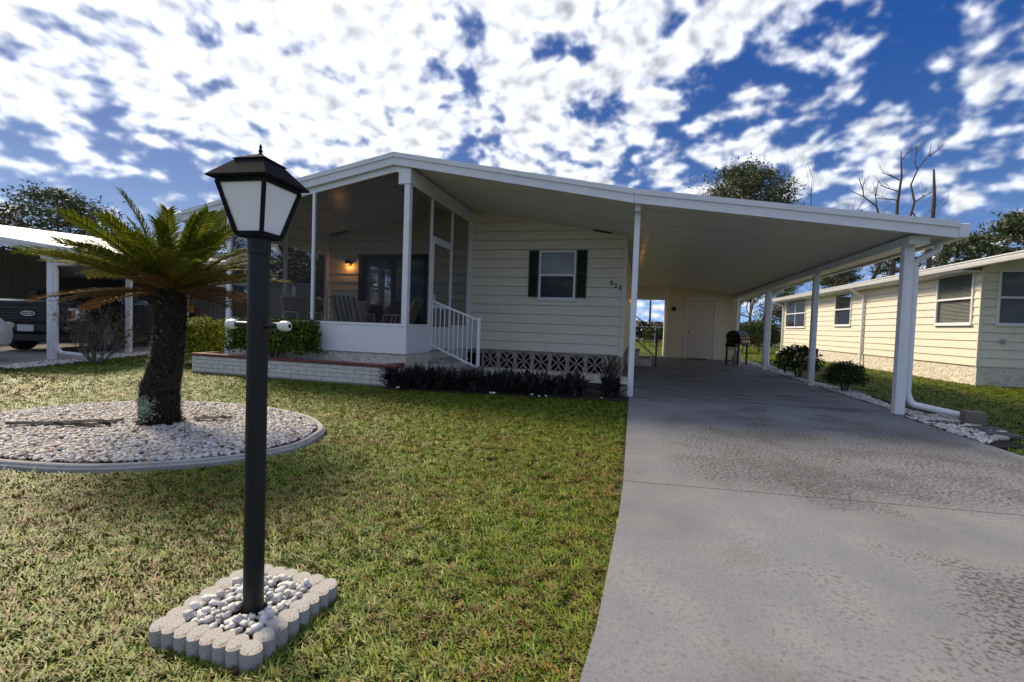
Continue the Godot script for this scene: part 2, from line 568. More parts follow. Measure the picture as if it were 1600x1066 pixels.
func driveway() -> void:
	var d := Node3D.new()
	d.name = numbered("driveway")
	add_child(d)
	tag(d, "mildew flecked concrete driveway running under the carport", "driveway", "", "structure")
	var mo := drive_tex(-1.0, 3.9, 2.2, -3.6, 1000, 1180, true)
	var mu := drive_tex(-0.2, 3.6, -3.1, -7.25, 620, 680, true)
	var mi := drive_tex(-0.6, 3.9, -7.2, -19.2, 300, 800, false)
	slab(PackedVector2Array([Vector2(-0.75, 2.2), Vector2(3.8, 2.2), Vector2(3.42, -3.54), Vector2(-0.055, -3.19), Vector2(-0.062, -2.6), Vector2(-0.095, -1.6), Vector2(-0.17, -0.8), Vector2(-0.34, 0.2)]), 0.0, 0.1, mo, d)
	slab(PackedVector2Array([Vector2(-0.055, -3.198), Vector2(3.42, -3.548), Vector2(3.36, -7.2), Vector2(-0.10, -7.2)]), 0.0, 0.1, mu, d)
	slab(PackedVector2Array([Vector2(-0.10, -7.206), Vector2(3.5, -7.206), Vector2(3.5, -12.1), Vector2(-0.33, -12.1), Vector2(-0.33, -7.206)]), 0.001, 0.1, mi, d)
	slab(PackedVector2Array([Vector2(-0.33, -12.106), Vector2(3.5, -12.106), Vector2(3.5, -19.0), Vector2(-0.33, -19.0)]), 0.001, 0.1, mi, d)

# ---------------------------------------------------------------- the home
const FZ := -6.95
const WZ := -9.9
const WIN := [-2.10, -1.35, 1.615, 2.615]

func ceil_y(x: float) -> float:
	if x < -4.0:
		return lerpf(2.81, 3.63, (x + 8.48) / 4.48)
	if x < -0.14:
		return lerpf(3.63, 2.87, (x + 4.0) / 3.86)
	return lerpf(2.87, 2.31, (x + 0.14) / 3.89)

# x where the sloping ceiling right of the ridge has height y
func ceil_x(y: float) -> float:
	return -4.0 + (3.63 - y) / (3.63 - 2.87) * 3.86

func lap(parent: Node, m: Material, xl0: float, xr0: float, y0: float, xl1: float, xr1: float, y1: float, z: float, proud: float = 0.024) -> void:
	var b := MB.new()
	y0 += proud * 0.6
	var a := Vector3(xl0, y0, z + proud)
	var c := Vector3(xr0, y0, z + proud)
	var d := Vector3(xr1, y1, z + 0.003)
	var e := Vector3(xl1, y1, z + 0.003)
	var k := Vector3(0, 0, 1)
	b.quad(a, c, d, e, k)
	var th := Vector3(0, 0, -0.008)
	b.quad(a + th, c + th, c, a, Vector3.DOWN)
	b.quad(a + th, c + th, d + th, e + th, -k)
	b.quad(a + th, a, e, e + th, Vector3.LEFT)
	b.quad(c + th, c, d, d + th, Vector3.RIGHT)
	b.quad(e, d, d + th, e + th, Vector3.UP)
	part("siding_board", b, m, parent)

# a run of lap boards cut round the openings [x0, x1, y0, y1]
func lap_cut(parent: Node, m: Material, x0: float, x1: float, y0: float, y1: float, z: float, holes: Array, proud: float = 0.024) -> void:
	var x := x0
	for h in holes:
		if h[3] <= y0 + 0.001 or h[2] >= y1 - 0.001 or h[1] <= x or h[0] >= x1:
			continue
		if h[0] > x + 0.01:
			lap(parent, m, x, h[0], y0, x, h[0], y1 + 0.004, z, proud)
		if h[3] < y1 - 0.03:
			lap(parent, m, h[0], h[1], h[3], h[0], h[1], y1 + 0.004, z, proud * 0.6)
		if h[2] > y0 + 0.03:
			lap(parent, m, h[0], h[1], y0, h[0], h[1], h[2], z, proud)
		x = h[1]
	if x < x1 - 0.01:
		lap(parent, m, x, x1, y0, x, x1, y1 + 0.004, z, proud)

# a wall slab x0..x1, y0..y1 (thickness from z back) with rectangular openings, all in one piece
func holed_wall(x0: float, x1: float, y0: float, y1: float, zb: float, zf: float, holes: Array) -> MB:
	var b := MB.new()
	var x := x0
	for h in holes:
		b.span(Vector3(x, y0, zb), Vector3(h[0], y1, zf))
		b.span(Vector3(h[0], y0, zb), Vector3(h[1], h[2], zf))
		b.span(Vector3(h[0], h[3], zb), Vector3(h[1], y1, zf))
		x = h[1]
	b.span(Vector3(x, y0, zb), Vector3(x1, y1, zf))
	return b

func one(called: String, a: Vector3, b: Vector3, m: Material, parent: Node, bev: float = 0.004) -> MeshInstance3D:
	var s := MB.new()
	s.span(a, b, bev)
	return part(called, s, m, parent)

func pane(called: String, poly: PackedVector2Array, o: Vector3, ex: Vector3, ey: Vector3, ez: Vector3, m: Material, parent: Node) -> MeshInstance3D:
	var s := MB.new()
	s.prism(poly, o, ex, ey, ez)
	return part(called, s, m, parent)

# a sash window on a wall that faces along dirz; o is its lower left corner as seen from outside
func sash_window(parent: Node, o: Vector3, w: float, h: float, ex: Vector3, ez: Vector3, cols: int, slats: bool) -> Node3D:
	var g := group_node("window", parent, o)
	g.basis = Basis(ex, Vector3.UP, ez)
	var f := MB.new()
	var t := 0.05
	f.span(Vector3(0, 0, 0), Vector3(t, h, 0.05), 0.006)
	f.span(Vector3(w - t, 0, 0), Vector3(w, h, 0.05), 0.006)
	f.span(Vector3(t, 0, 0), Vector3(w - t, t, 0.05), 0.006)
	f.span(Vector3(t, h - t, 0), Vector3(w - t, h, 0.05), 0.006)
	f.span(Vector3(-0.02, -0.035, 0), Vector3(w + 0.02, 0.0, 0.075), 0.006)
	part("frame", f, M.trim, g)
	var s := MB.new()
	s.span(Vector3(t, h * 0.5 - 0.025, 0.012), Vector3(w - t, h * 0.5 + 0.025, 0.044), 0.004)
	for c in range(1, cols):
		s.span(Vector3(w * c / cols - 0.02, t, 0.012), Vector3(w * c / cols + 0.02, h - t, 0.043), 0.004)
	part("meeting_rail", s, M.trim, g)
	if slats:
		var bl := MB.new()
		var y := t + 0.03
		while y < h - t:
			bl.box(Vector3(w * 0.5, y, -0.03), Vector3(w - 2 * t - 0.01, 0.003, 0.03), 0.0, Basis(Vector3.RIGHT, 0.75))
			y += 0.034
		var br := part("blind", bl, M.blind, g)
		br.set_meta("kind", "stuff")
	for c in cols:
		for r in 2:
			var x0 := t + 0.002 if c == 0 else w * c / cols + 0.02
			var x1 := w - t - 0.002 if c == cols - 1 else w * (c + 1) / cols - 0.02
			var y0 := t + 0.002 if r == 0 else h * 0.5 + 0.025
			var y1 := h * 0.5 - 0.025 if r == 0 else h - t - 0.002
			one("pane", Vector3(x0, y0, 0.026), Vector3(x1, y1, 0.030), M.window_pane, g, 0.0)
	return g

func home() -> void:
	M.window_pane = mat(Color(0.05, 0.06, 0.06, 0.14), 0.02)
	M.window_pane.transparency = BaseMaterial3D.TRANSPARENCY_ALPHA
	M.window_pane.metallic_specular = 0.25
	M.blind = mat(lin(0.42, 0.45, 0.42), 0.6)
	M.lace = tex_mat(noise_tex(71, 0.05, 5, [Color(0.30, 0.34, 0.42), Color(0.60, 0.64, 0.70), Color(0.82, 0.84, 0.87)], 256, 1.6), 0.7, 0.35)
	var t := thing("manufactured_home", "cream lap sided home with gabled white roof, screened porch and carport", "house")
	# roof: panels of the ceiling, skin, fascia
	var roof := group_node("roof", t)
	var xs := [-8.46, -4.0, -0.14, 3.72]
	for k in 3:
		var a := Vector3(xs[k] + 0.002, ceil_y(xs[k]), 0)
		var e := Vector3(xs[k + 1] - 0.002, ceil_y(xs[k + 1]), 0)
		if k == 1:
			a.y = ceil_y(-4.0)
		var prof := PackedVector2Array([Vector2(0.014, 0.02)])
		for q in 3:
			var z0 := q * 0.1016
			for w in [[0.019, 0.0], [0.064, 0.0], [0.072, 0.026], [0.092, 0.026]]:
				prof.append(Vector2(z0 + w[0], w[1]))
		prof.append(Vector2(0.2935, 0.075))
		prof.append(Vector2(0.014, 0.075))
		var s := MB.new()
		s.prism(prof, a, Vector3(0, 0, -1), Vector3.UP, e - a)
		var sm := [s.mesh(M.ceiling), s.mesh(M.ceiling_b)]
		for i in 43:
			part("ceiling_panel", sm[0 if (i * 7 + k) % 3 > 0 else 1], null, roof, Vector3(0, 0, FZ - 0.035 - i * 0.3048))
		var sk := MB.new()
		sk.quad(a + Vector3(0, 0.08, FZ - 0.03), e + Vector3(0, 0.08, FZ - 0.03), e + Vector3(0, 0.08, -20.1), a + Vector3(0, 0.08, -20.1), Vector3.UP)
		sk.quad(a + Vector3(0, 0.15, FZ - 0.03), e + Vector3(0, 0.15, FZ - 0.03), e + Vector3(0, 0.15, -20.1), a + Vector3(0, 0.15, -20.1), Vector3.UP)
		part("roof_sheet", sk, M.roof_top, roof)
		var fa := MB.new()
		var lo := -0.03
		fa.prism(PackedVector2Array([Vector2(a.x, a.y + lo), Vector2(e.x, e.y + lo), Vector2(e.x, e.y + 0.11), Vector2(a.x, a.y + 0.11)]), Vector3(0, 0, FZ - 0.03), Vector3.RIGHT, Vector3.UP, Vector3(0, 0, 0.025))
		fa.prism(PackedVector2Array([Vector2(a.x, a.y + 0.085), Vector2(e.x, e.y + 0.085), Vector2(e.x, e.y + 0.16), Vector2(a.x, a.y + 0.16)]), Vector3(0, 0, FZ - 0.036), Vector3.RIGHT, Vector3.UP, Vector3(0, 0, 0.052))
		fa.prism(PackedVector2Array([Vector2(a.x, a.y + lo - 0.012), Vector2(e.x, e.y + lo - 0.012), Vector2(e.x, e.y + lo + 0.012), Vector2(a.x, a.y + lo + 0.012)]), Vector3(0, 0, FZ - 0.034), Vector3.RIGHT, Vector3.UP, Vector3(0, 0, 0.038))
		part("fascia", fa, M.fascia, roof)
	one("gutter", Vector3(3.722, 2.27, -20.1), Vector3(3.83, 2.45, FZ + 0.01), M.fascia, roof, 0.012)
	one("gutter", Vector3(-8.57, 2.77, -20.1), Vector3(-8.462, 2.95, FZ + 0.01), M.fascia, roof, 0.012)
	one("rear_fascia", Vector3(-0.4, 2.25, -20.14), Vector3(3.8, 2.95, -20.1), M.fascia, roof, 0.0)
	for q in [[-0.99, -0.6], [-7.25, -6.75]]:
		var vb := MB.new()
		vb.bar(Vector3(q[0], ceil_y(q[0]) - 0.012, WZ + 0.17), Vector3(q[1], ceil_y(q[1]) - 0.012, WZ + 0.17), 0.09, 0.02, 0.003)
		part("vent", vb, M.black, roof)
	# front wall of the bedroom
	var fw := group_node("front_wall", t)
	var y := 0.455
	var row := 0
	while y < 3.55:
		var y1 := minf(y + 0.2, 3.56)
		var xr0 := minf(-0.375, ceil_x(y))
		var xr1 := minf(-0.375, ceil_x(y1))
		if xr1 > -3.63:
			if y < 2.7:
				lap_cut(fw, M.siding if row % 3 != 1 else M.siding_b, -3.66, xr0, y, y1, WZ, [WIN])
			else:
				lap(fw, M.siding if row % 3 != 1 else M.siding_b, -3.66, xr0, y, -3.66, xr1, y1 + 0.004, WZ)
		y += 0.2
		row += 1
	var wc := holed_wall(-3.75, -0.31, 0.45, 2.85, WZ - 0.1, WZ - 0.03, [WIN])
	wc.prism(PackedVector2Array([Vector2(-3.75, 2.85), Vector2(-0.31, 2.85), Vector2(-0.31, 2.9), Vector2(-3.75, 3.575)]), Vector3(0, 0, WZ - 0.1), Vector3.RIGHT, Vector3.UP, Vector3(0, 0, 0.07))
	part("wall_core", wc, M.siding, fw)
	one("corner_trim", Vector3(-0.372, 0.44, WZ - 0.02), Vector3(-0.29, 2.88, WZ + 0.03), M.siding, fw)
	one("corner_trim", Vector3(-3.735, 0.44, WZ + 0.001), Vector3(-3.662, 3.5, WZ + 0.035), M.trim, fw)
	var rk := MB.new()
	rk.bar(Vector3(-3.66, ceil_y(-3.66) - 0.022, WZ + 0.022), Vector3(-0.32, ceil_y(-0.32) - 0.022, WZ + 0.022), 0.03, 0.04, 0.004)
	part("rake_trim", rk, M.siding, fw)
	# back wall of the porch, with an opening for the sliding door
	var bw := group_node("porch_wall", t)
	y = 0.5
	row = 0
	while y < 3.5:
		var y1 := y + 0.2
		var m: Material = M.siding if row % 3 != 1 else M.siding_b
		var lx0 := maxf(-7.42, -8.48 + (y - 2.81) / 0.82 * 4.48)
		var lx1 := maxf(-7.42, -8.48 + (y1 - 2.81) / 0.82 * 4.48)
		if y < 2.49:
			lap(bw, m, lx0, -6.52, y, lx1, -6.52, y1 + 0.004, WZ)
			lap(bw, m, -4.74, -3.74, y, -4.74, -3.74, y1 + 0.004, WZ)
		else:
			lap(bw, m, lx0, -3.74, y, lx1, -3.74, y1 + 0.004, WZ)
		y += 0.2
		row += 1
	pane("wall_core", PackedVector2Array([Vector2(-7.45, 0.45), Vector2(-6.5, 0.45), Vector2(-6.5, 2.56), Vector2(-4.76, 2.56), Vector2(-4.76, 0.45), Vector2(-3.752, 0.45), Vector2(-3.752, 3.575), Vector2(-4.0, 3.62), Vector2(-7.45, 2.99)]), Vector3(0, 0, WZ - 0.1), Vector3.RIGHT, Vector3.UP, Vector3(0, 0, 0.07), M.siding, bw)
	# sliding glass door
	var sd := group_node("sliding_door", t)
	var df := MB.new()
	df.span(Vector3(-6.55, 0.5, WZ - 0.05), Vector3(-6.43, 2.58, WZ + 0.04), 0.004)
	df.span(Vector3(-4.83, 0.5, WZ - 0.05), Vector3(-4.71, 2.58, WZ + 0.04), 0.004)
	df.span(Vector3(-6.43, 2.46, WZ - 0.05), Vector3(-4.83, 2.58, WZ + 0.04), 0.004)
	df.span(Vector3(-6.43, 0.5, WZ - 0.05), Vector3(-4.83, 0.56, WZ + 0.04), 0.004)
	df.span(Vector3(-5.68, 0.56, WZ - 0.03), Vector3(-5.58, 2.46, WZ + 0.02), 0.004)
	df.span(Vector3(-6.43, 0.56, WZ - 0.03), Vector3(-6.36, 2.46, WZ + 0.02), 0.004)
	part("frame", df, M.dark_frame, sd)
	for q in [[-6.36, -5.68], [-5.58, -4.83]]:
		one("pane", Vector3(q[0], 0.56, WZ - 0.008), Vector3(q[1], 2.46, WZ - 0.002), M.glass, sd, 0.0)
	# body of the house: floor, side walls with the living-room windows, back
	var body := group_node("house_body", t)
	one("floor", Vector3(-7.44, 0.36, -20.0), Vector3(-0.32, 0.45, WZ - 0.1), M.room, body, 0.0)
	one("side_wall", Vector3(-0.41, 0.45, -20.0), Vector3(-0.31, 2.88, WZ - 0.102), M.siding, body, 0.0)
	one("back_wall", Vector3(-7.45, 0.0, -20.1), Vector3(-0.31, 2.88, -20.0), M.siding, body, 0.0)
	one("room_wall", Vector3(-7.4, 0.45, -15.6), Vector3(-0.42, 3.6, -15.5), M.room, body, 0.0)
	one("room_wall", Vector3(-3.8, 0.45, -15.5), Vector3(-3.7, 3.55, WZ - 0.102), M.room, body, 0.0)
	for lay in [[-7.45, -7.40, M.siding], [-7.398, -7.36, M.room]]:
		var lw := MB.new()
		var z0 := WZ - 0.102
		lw.span(Vector3(lay[0], 0.45, -20.0), Vector3(lay[1], 1.43, z0))
		lw.span(Vector3(lay[0], 2.56, -20.0), Vector3(lay[1], 2.99, z0))
		lw.span(Vector3(lay[0], 1.43, -11.62), Vector3(lay[1], 2.56, z0))
		lw.span(Vector3(lay[0], 1.43, -12.44), Vector3(lay[1], 2.56, -12.22))
		lw.span(Vector3(lay[0], 1.43, -20.0), Vector3(lay[1], 2.56, -13.12))
		part("side_wall", lw, lay[2], body)
	for q in [[-11.62, -12.22], [-12.44, -13.12]]:
		var wn := group_node("window", t)
		var wf := MB.new()
		wf.span(Vector3(-7.44, 1.43, q[0] - 0.04), Vector3(-7.37, 2.56, q[0]))
		wf.span(Vector3(-7.44, 1.43, q[1]), Vector3(-7.37, 2.56, q[1] + 0.04))
		wf.span(Vector3(-7.44, 1.96, q[1] + 0.04), Vector3(-7.37, 2.01, q[0] - 0.04))
		part("frame", wf, M.dark_frame, wn)
		var bl := MB.new()
		var yy := 1.46
		while yy < 2.55:
			bl.box(Vector3(-7.33, yy, (q[0] + q[1]) * 0.5), Vector3(0.028, 0.003, absf(q[1] - q[0]) - 0.06), 0.0, Basis(Vector3(0, 0, 1), 0.35))
			yy += 0.04
		part("blind", bl, M.white_plastic, wn).set_meta("kind", "stuff")
	# window, shutters, house number
	var wd := sash_window(t, Vector3(-2.125, 1.59, WZ + 0.002), 0.80, 1.05, Vector3.RIGHT, Vector3(0, 0, 1), 1, false)
	one("lace_curtain", Vector3(0.03, 0.53, -0.03), Vector3(0.77, 1.02, -0.025), M.lace, wd, 0.0)
	for sx in [-2.345, -1.31]:
		var sh := group_node("shutter", t)
		var fr := MB.new()
		fr.span(Vector3(sx, 1.64, WZ + 0.034), Vector3(sx + 0.025, 2.64, WZ + 0.062), 0.003)
		fr.span(Vector3(sx + 0.185, 1.64, WZ + 0.034), Vector3(sx + 0.21, 2.64, WZ + 0.062), 0.003)
		for yy in [1.64, 2.15, 2.61]:
			fr.span(Vector3(sx + 0.025, yy, WZ + 0.034), Vector3(sx + 0.185, yy + 0.03, WZ + 0.062), 0.003)
		fr.span(Vector3(sx + 0.02, 1.65, WZ + 0.026), Vector3(sx + 0.19, 2.63, WZ + 0.036))
		part("frame", fr, M.shutter, sh)
		for i in 24:
			var lv := 1.69 + i * 0.0385
			if absf(lv - 2.165) < 0.025:
				continue
			var ls := MB.new()
			ls.box(Vector3(sx + 0.105, lv, WZ + 0.047), Vector3(0.158, 0.008, 0.03), 0.0, Basis(Vector3.RIGHT, 0.7))
			part("slat", ls, M.shutter, sh)
	var font := SystemFont.new()
	font.font_names = PackedStringArray(["Droid Serif"])
	font.font_italic = true
	font.font_weight = 700
	var spots := [["9", -0.585, 1.955, -0.12], ["2", -0.495, 1.905, 0.1], ["3", -0.405, 1.862, 0.0]]
	for sp in spots:
		var tm := TextMesh.new()
		tm.text = sp[0]
		tm.font = font
		tm.font_size = 32
		tm.pixel_size = 0.0041
		tm.depth = 0.012
		tm.material = M.number
		var o := MeshInstance3D.new()
		o.mesh = tm
		o.name = "house_number"
		t.add_child(o, true)
		o.position = Vector3(sp[1], sp[2], WZ + 0.03)
		o.rotation.z = sp[3]
	# breeze-block skirt
	var sk := group_node("breeze_block_skirt", t)
	var bm := breeze_block()
	for i in 8:
		part("breeze_block", bm, null, sk, Vector3(-3.36 + 0.385 * i, 0.035, WZ - 0.04))
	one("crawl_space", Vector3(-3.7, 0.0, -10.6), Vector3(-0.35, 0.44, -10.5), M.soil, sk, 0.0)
	one("side_skirt", Vector3(-0.41, 0.0, -20.0), Vector3(-0.33, 0.449, WZ - 0.12), M.concrete, sk, 0.0)
	porch(t)
	# carport frame
	var cf := group_node("carport_frame", t)
	for p in [[3.41, -7.39, 0.115], [3.40, -10.66, 0.1], [3.40, -14.3, 0.1], [3.40, -18.25, 0.1]]:
		var pm := MB.new()
		pm.box(Vector3(p[0], 1.12, p[1]), Vector3(p[2], 2.24, p[2]), 0.008)
		pm.box(Vector3(p[0] - p[2] * 0.2, 1.12, p[1] + p[2] * 0.5), Vector3(0.012, 2.22, 0.012), 0.002)
		part("post", pm, M.trim, cf)
	var lp := MB.new()
	lp.box(Vector3(-0.085, 1.42, -7.26), Vector3(0.085, 2.84, 0.085), 0.008)
	part("post", lp, M.trim, cf)
	one("beam", Vector3(3.30, 2.235, -18.9), Vector3(3.53, 2.345, -7.13), M.trim, cf, 0.006)
	one("bracket", Vector3(-0.125, 2.74, -7.2), Vector3(-0.045, 2.885, -7.06), M.trim, cf, 0.004)
	# downspouts of the carport gutter
	downspout(t, Vector3(3.75, 2.28, -7.42), Vector3(3.52, 1.98, -7.42), Vector3(3.52, 0.2, -7.42), Vector3(4.16, 0.045, -7.15))
	downspout(t, Vector3(3.75, 2.28, -14.42), Vector3(3.51, 2.0, -14.42), Vector3(3.51, 0.16, -14.42), Vector3(3.78, 0.06, -14.2))

func downspout(parent: Node, a: Vector3, b: Vector3, c: Vector3, d: Vector3) -> void:
	var path: Array = []
	var key := [a, a + Vector3(0, -0.08, 0), b + Vector3(0.0, 0.06, 0), b + Vector3(0, -0.08, 0), c + Vector3(0, 0.12, 0), c + (d - c) * 0.12 + Vector3(0, -0.04, 0), d]
	var cur := Curve3D.new()
	for i in key.size():
		var tn := Vector3.ZERO
		if i > 0 and i < key.size() - 1:
			tn = (key[i + 1] - key[i - 1]).normalized() * 0.055
		cur.add_point(key[i], -tn, tn)
	for p in cur.tessellate(4, 4.0):
		path.append(p)
	var s := MB.new()
	s.tube(path, [0.041], 10)
	part("downspout", s, M.trim, parent)

func breeze_block() -> ArrayMesh:
	var b := MB.new()
	var w := 0.38
	var h := 0.405
	var dp := 0.06
	b.span(Vector3(0, 0, 0), Vector3(0.035, h, dp), 0.003)
	b.span(Vector3(w - 0.035, 0, 0), Vector3(w, h, dp), 0.003)
	b.span(Vector3(0.035, 0, 0), Vector3(w - 0.035, 0.018, dp), 0.0)
	b.span(Vector3(0.035, h - 0.018, 0), Vector3(w - 0.035, h, dp), 0.0)
	var ctr := Vector3(w * 0.5, h * 0.5, dp * 0.5)
	for sx in [-1.0, 1.0]:
		for sy in [-1.0, 1.0]:
			var far := Vector3(sx * (w * 0.5 - 0.03), sy * (h * 0.5 - 0.012), 0)
			var per := Vector3(-far.y, far.x, 0).normalized()
			for sb in [-1.0, 1.0]:
				var prev := ctr
				for k in range(1, 7):
					var tt := k / 6.0
					var p: Vector3 = ctr + far * tt + per * sb * sin(PI * tt) * 0.052
					b.bar(prev, p, 0.024, dp - 0.004, 0.0, Vector3(0, 0, 1))
					prev = p
	return b.mesh(M.breeze)

func porch(t: Node) -> void:
	var x0 := -7.45
	var x1 := -3.72
	var z0 := -7.0
	var p := group_node("porch", t)
	one("foundation", Vector3(x0, -0.02, WZ - 0.05), Vector3(x1 - 0.01, 0.46, z0 - 0.03), M.stucco, p, 0.01)
	one("floor", Vector3(x0, 0.461, WZ), Vector3(x1 - 0.04, 0.5, z0 - 0.04), M.concrete, p, 0.0)
	one("kick_panel", Vector3(x0, 0.465, z0 - 0.035), Vector3(x1, 0.925, z0), M.kick, p, 0.003)
	one("kick_panel", Vector3(x1 - 0.035, 0.465, -7.87), Vector3(x1, 0.925, z0 - 0.037), M.kick, p, 0.003)
	one("kick_panel", Vector3(x1 - 0.035, 0.465, -9.84), Vector3(x1, 0.925, -8.88), M.kick, p, 0.003)
	one("kick_panel", Vector3(x0, 0.465, WZ + 0.03), Vector3(x0 + 0.035, 0.925, z0 - 0.037), M.kick, p, 0.003)
	one("sill", Vector3(x0 - 0.003, 0.926, z0 - 0.06), Vector3(x1 + 0.003, 0.972, z0 + 0.006), M.trim, p)
	one("sill", Vector3(x1 - 0.055, 0.926, -7.87), Vector3(x1 + 0.004, 0.972, z0 - 0.062), M.trim, p)
	one("sill", Vector3(x1 - 0.055, 0.926, -9.84), Vector3(x1 + 0.004, 0.972, -8.88), M.trim, p)
	one("sill", Vector3(x0, 0.926, WZ + 0.03), Vector3(x0 + 0.05, 0.972, z0 - 0.062), M.trim, p)
	one("post", Vector3(x1 - 0.10, 0.973, z0 - 0.10), Vector3(x1 + 0.002, 3.27, z0 + 0.004), M.trim, p, 0.006)
	one("post", Vector3(x0, 0.973, z0 - 0.08), Vector3(x0 + 0.09, ceil_y(x0) - 0.12, z0 + 0.002), M.trim, p, 0.006)
	one("post", Vector3(x0 - 0.012, -0.02, z0 - 0.05), Vector3(x0 + 0.075, 0.464, z0 + 0.012), M.trim, p, 0.004)
	one("post", Vector3(-5.60, 0.973, z0 - 0.08), Vector3(-5.55, ceil_y(-5.6) - 0.13, z0 - 0.005), M.trim, p, 0.004)
	one("post", Vector3(x0, 0.973, -8.50), Vector3(x0 + 0.06, ceil_y(x0) - 0.15, -8.42), M.trim, p, 0.004)
	one("post", Vector3(x0, 0.973, -9.87), Vector3(x0 + 0.08, ceil_y(x0) - 0.15, -9.79), M.trim, p, 0.004)
	for zz in [[-7.92, -7.87], [-8.88, -8.83]]:
		one("door_jamb", Vector3(x1 - 0.05, 0.465, zz[0]), Vector3(x1 + 0.006, 3.26, zz[1]), M.trim, p, 0.004)
	one("post", Vector3(x1 - 0.05, 0.973, -9.86), Vector3(x1 + 0.003, 3.26, -9.80), M.trim, p, 0.004)
	# headers
	for q in [[x0, -4.0], [-4.0, x1]]:
		var hb := MB.new()
		hb.prism(PackedVector2Array([Vector2(q[0], ceil_y(q[0]) - 0.14), Vector2(q[1], ceil_y(q[1]) - 0.14), Vector2(q[1], ceil_y(q[1]) - 0.005), Vector2(q[0], ceil_y(q[0]) - 0.005)]), Vector3(0, 0, z0 - 0.06), Vector3.RIGHT, Vector3.UP, Vector3(0, 0, 0.05))
		part("header", hb, M.trim, p)
	one("ridge_beam", Vector3(-3.93, 3.275, -9.86), Vector3(x1 + 0.012, 3.535, FZ - 0.04), M.trim, p, 0.008)
	one("header", Vector3(x0 + 0.005, ceil_y(x0) - 0.16, -9.87), Vector3(x0 + 0.055, ceil_y(x0) - 0.01, z0 - 0.085), M.trim, p)
	one("transom_bar", Vector3(x1 - 0.045, 2.56, -8.83), Vector3(x1 + 0.004, 2.61, -7.92), M.trim, p)
	# screens
	var zf := z0 - 0.045
	pane("screen", PackedVector2Array([Vector2(x0 + 0.09, 0.972), Vector2(-5.6, 0.972), Vector2(-5.6, ceil_y(-5.6) - 0.14), Vector2(x0 + 0.09, ceil_y(x0 + 0.09) - 0.14)]), Vector3(0, 0, zf), Vector3.RIGHT, Vector3.UP, Vector3(0, 0, 0.003), M.screen, p)
	pane("screen", PackedVector2Array([Vector2(-5.55, 0.972), Vector2(x1 - 0.10, 0.972), Vector2(x1 - 0.10, ceil_y(-3.93) - 0.14), Vector2(-4.0, ceil_y(-4.0) - 0.14), Vector2(-5.55, ceil_y(-5.55) - 0.14)]), Vector3(0, 0, zf), Vector3.RIGHT, Vector3.UP, Vector3(0, 0, 0.003), M.screen, p)
	for q in [[-7.87, -7.10, 0.972, 3.275], [-8.83, -7.92, 2.61, 3.275], [-9.80, -8.88, 0.972, 3.275]]:
		one("screen", Vector3(x1 - 0.024, q[2], q[0]), Vector3(x1 - 0.021, q[3], q[1]), M.screen, p, 0.0)
	for q in [[-8.42, -7.08], [-9.79, -8.50]]:
		one("screen", Vector3(x0 + 0.02, 0.972, q[0]), Vector3(x0 + 0.023, ceil_y(x0) - 0.16, q[1]), M.screen, p, 0.0)
	# screen door
	var d := group_node("screen_door", t)
	var f := MB.new()
	var xa := x1 - 0.02
	var xb := x1 + 0.014
	f.span(Vector3(xa, 0.50, -7.985), Vector3(xb, 2.55, -7.925), 0.004)
	f.span(Vector3(xa, 0.50, -8.825), Vector3(xb, 2.55, -8.765), 0.004)
	f.span(Vector3(xa, 2.48, -8.765), Vector3(xb, 2.55, -7.985), 0.004)
	f.span(Vector3(xa, 1.28, -8.765), Vector3(xb, 1.35, -7.985), 0.004)
	f.span(Vector3(xa, 0.50, -8.765), Vector3(xb, 0.62, -7.985), 0.004)
	part("frame", f, M.trim, d)
	one("kick_plate", Vector3(xa + 0.01, 0.62, -8.765), Vector3(xb - 0.01, 0.93, -7.985), M.kick, d, 0.0)
	one("screen", Vector3(x1 - 0.004, 1.35, -8.765), Vector3(x1 - 0.001, 2.48, -7.985), M.screen, d, 0.0)
	one("screen", Vector3(x1 - 0.004, 0.93, -8.765), Vector3(x1 - 0.001, 1.28, -7.985), M.screen, d, 0.0)
	var hd := MB.new()
	hd.tube([Vector3(xb, 1.40, -7.955), Vector3(xb + 0.04, 1.41, -7.955), Vector3(xb + 0.045, 1.46, -7.955), Vector3(xb + 0.04, 1.51, -7.955), Vector3(xb, 1.52, -7.955)], [0.009], 6)
	part("handle", hd, M.white_plastic, d)

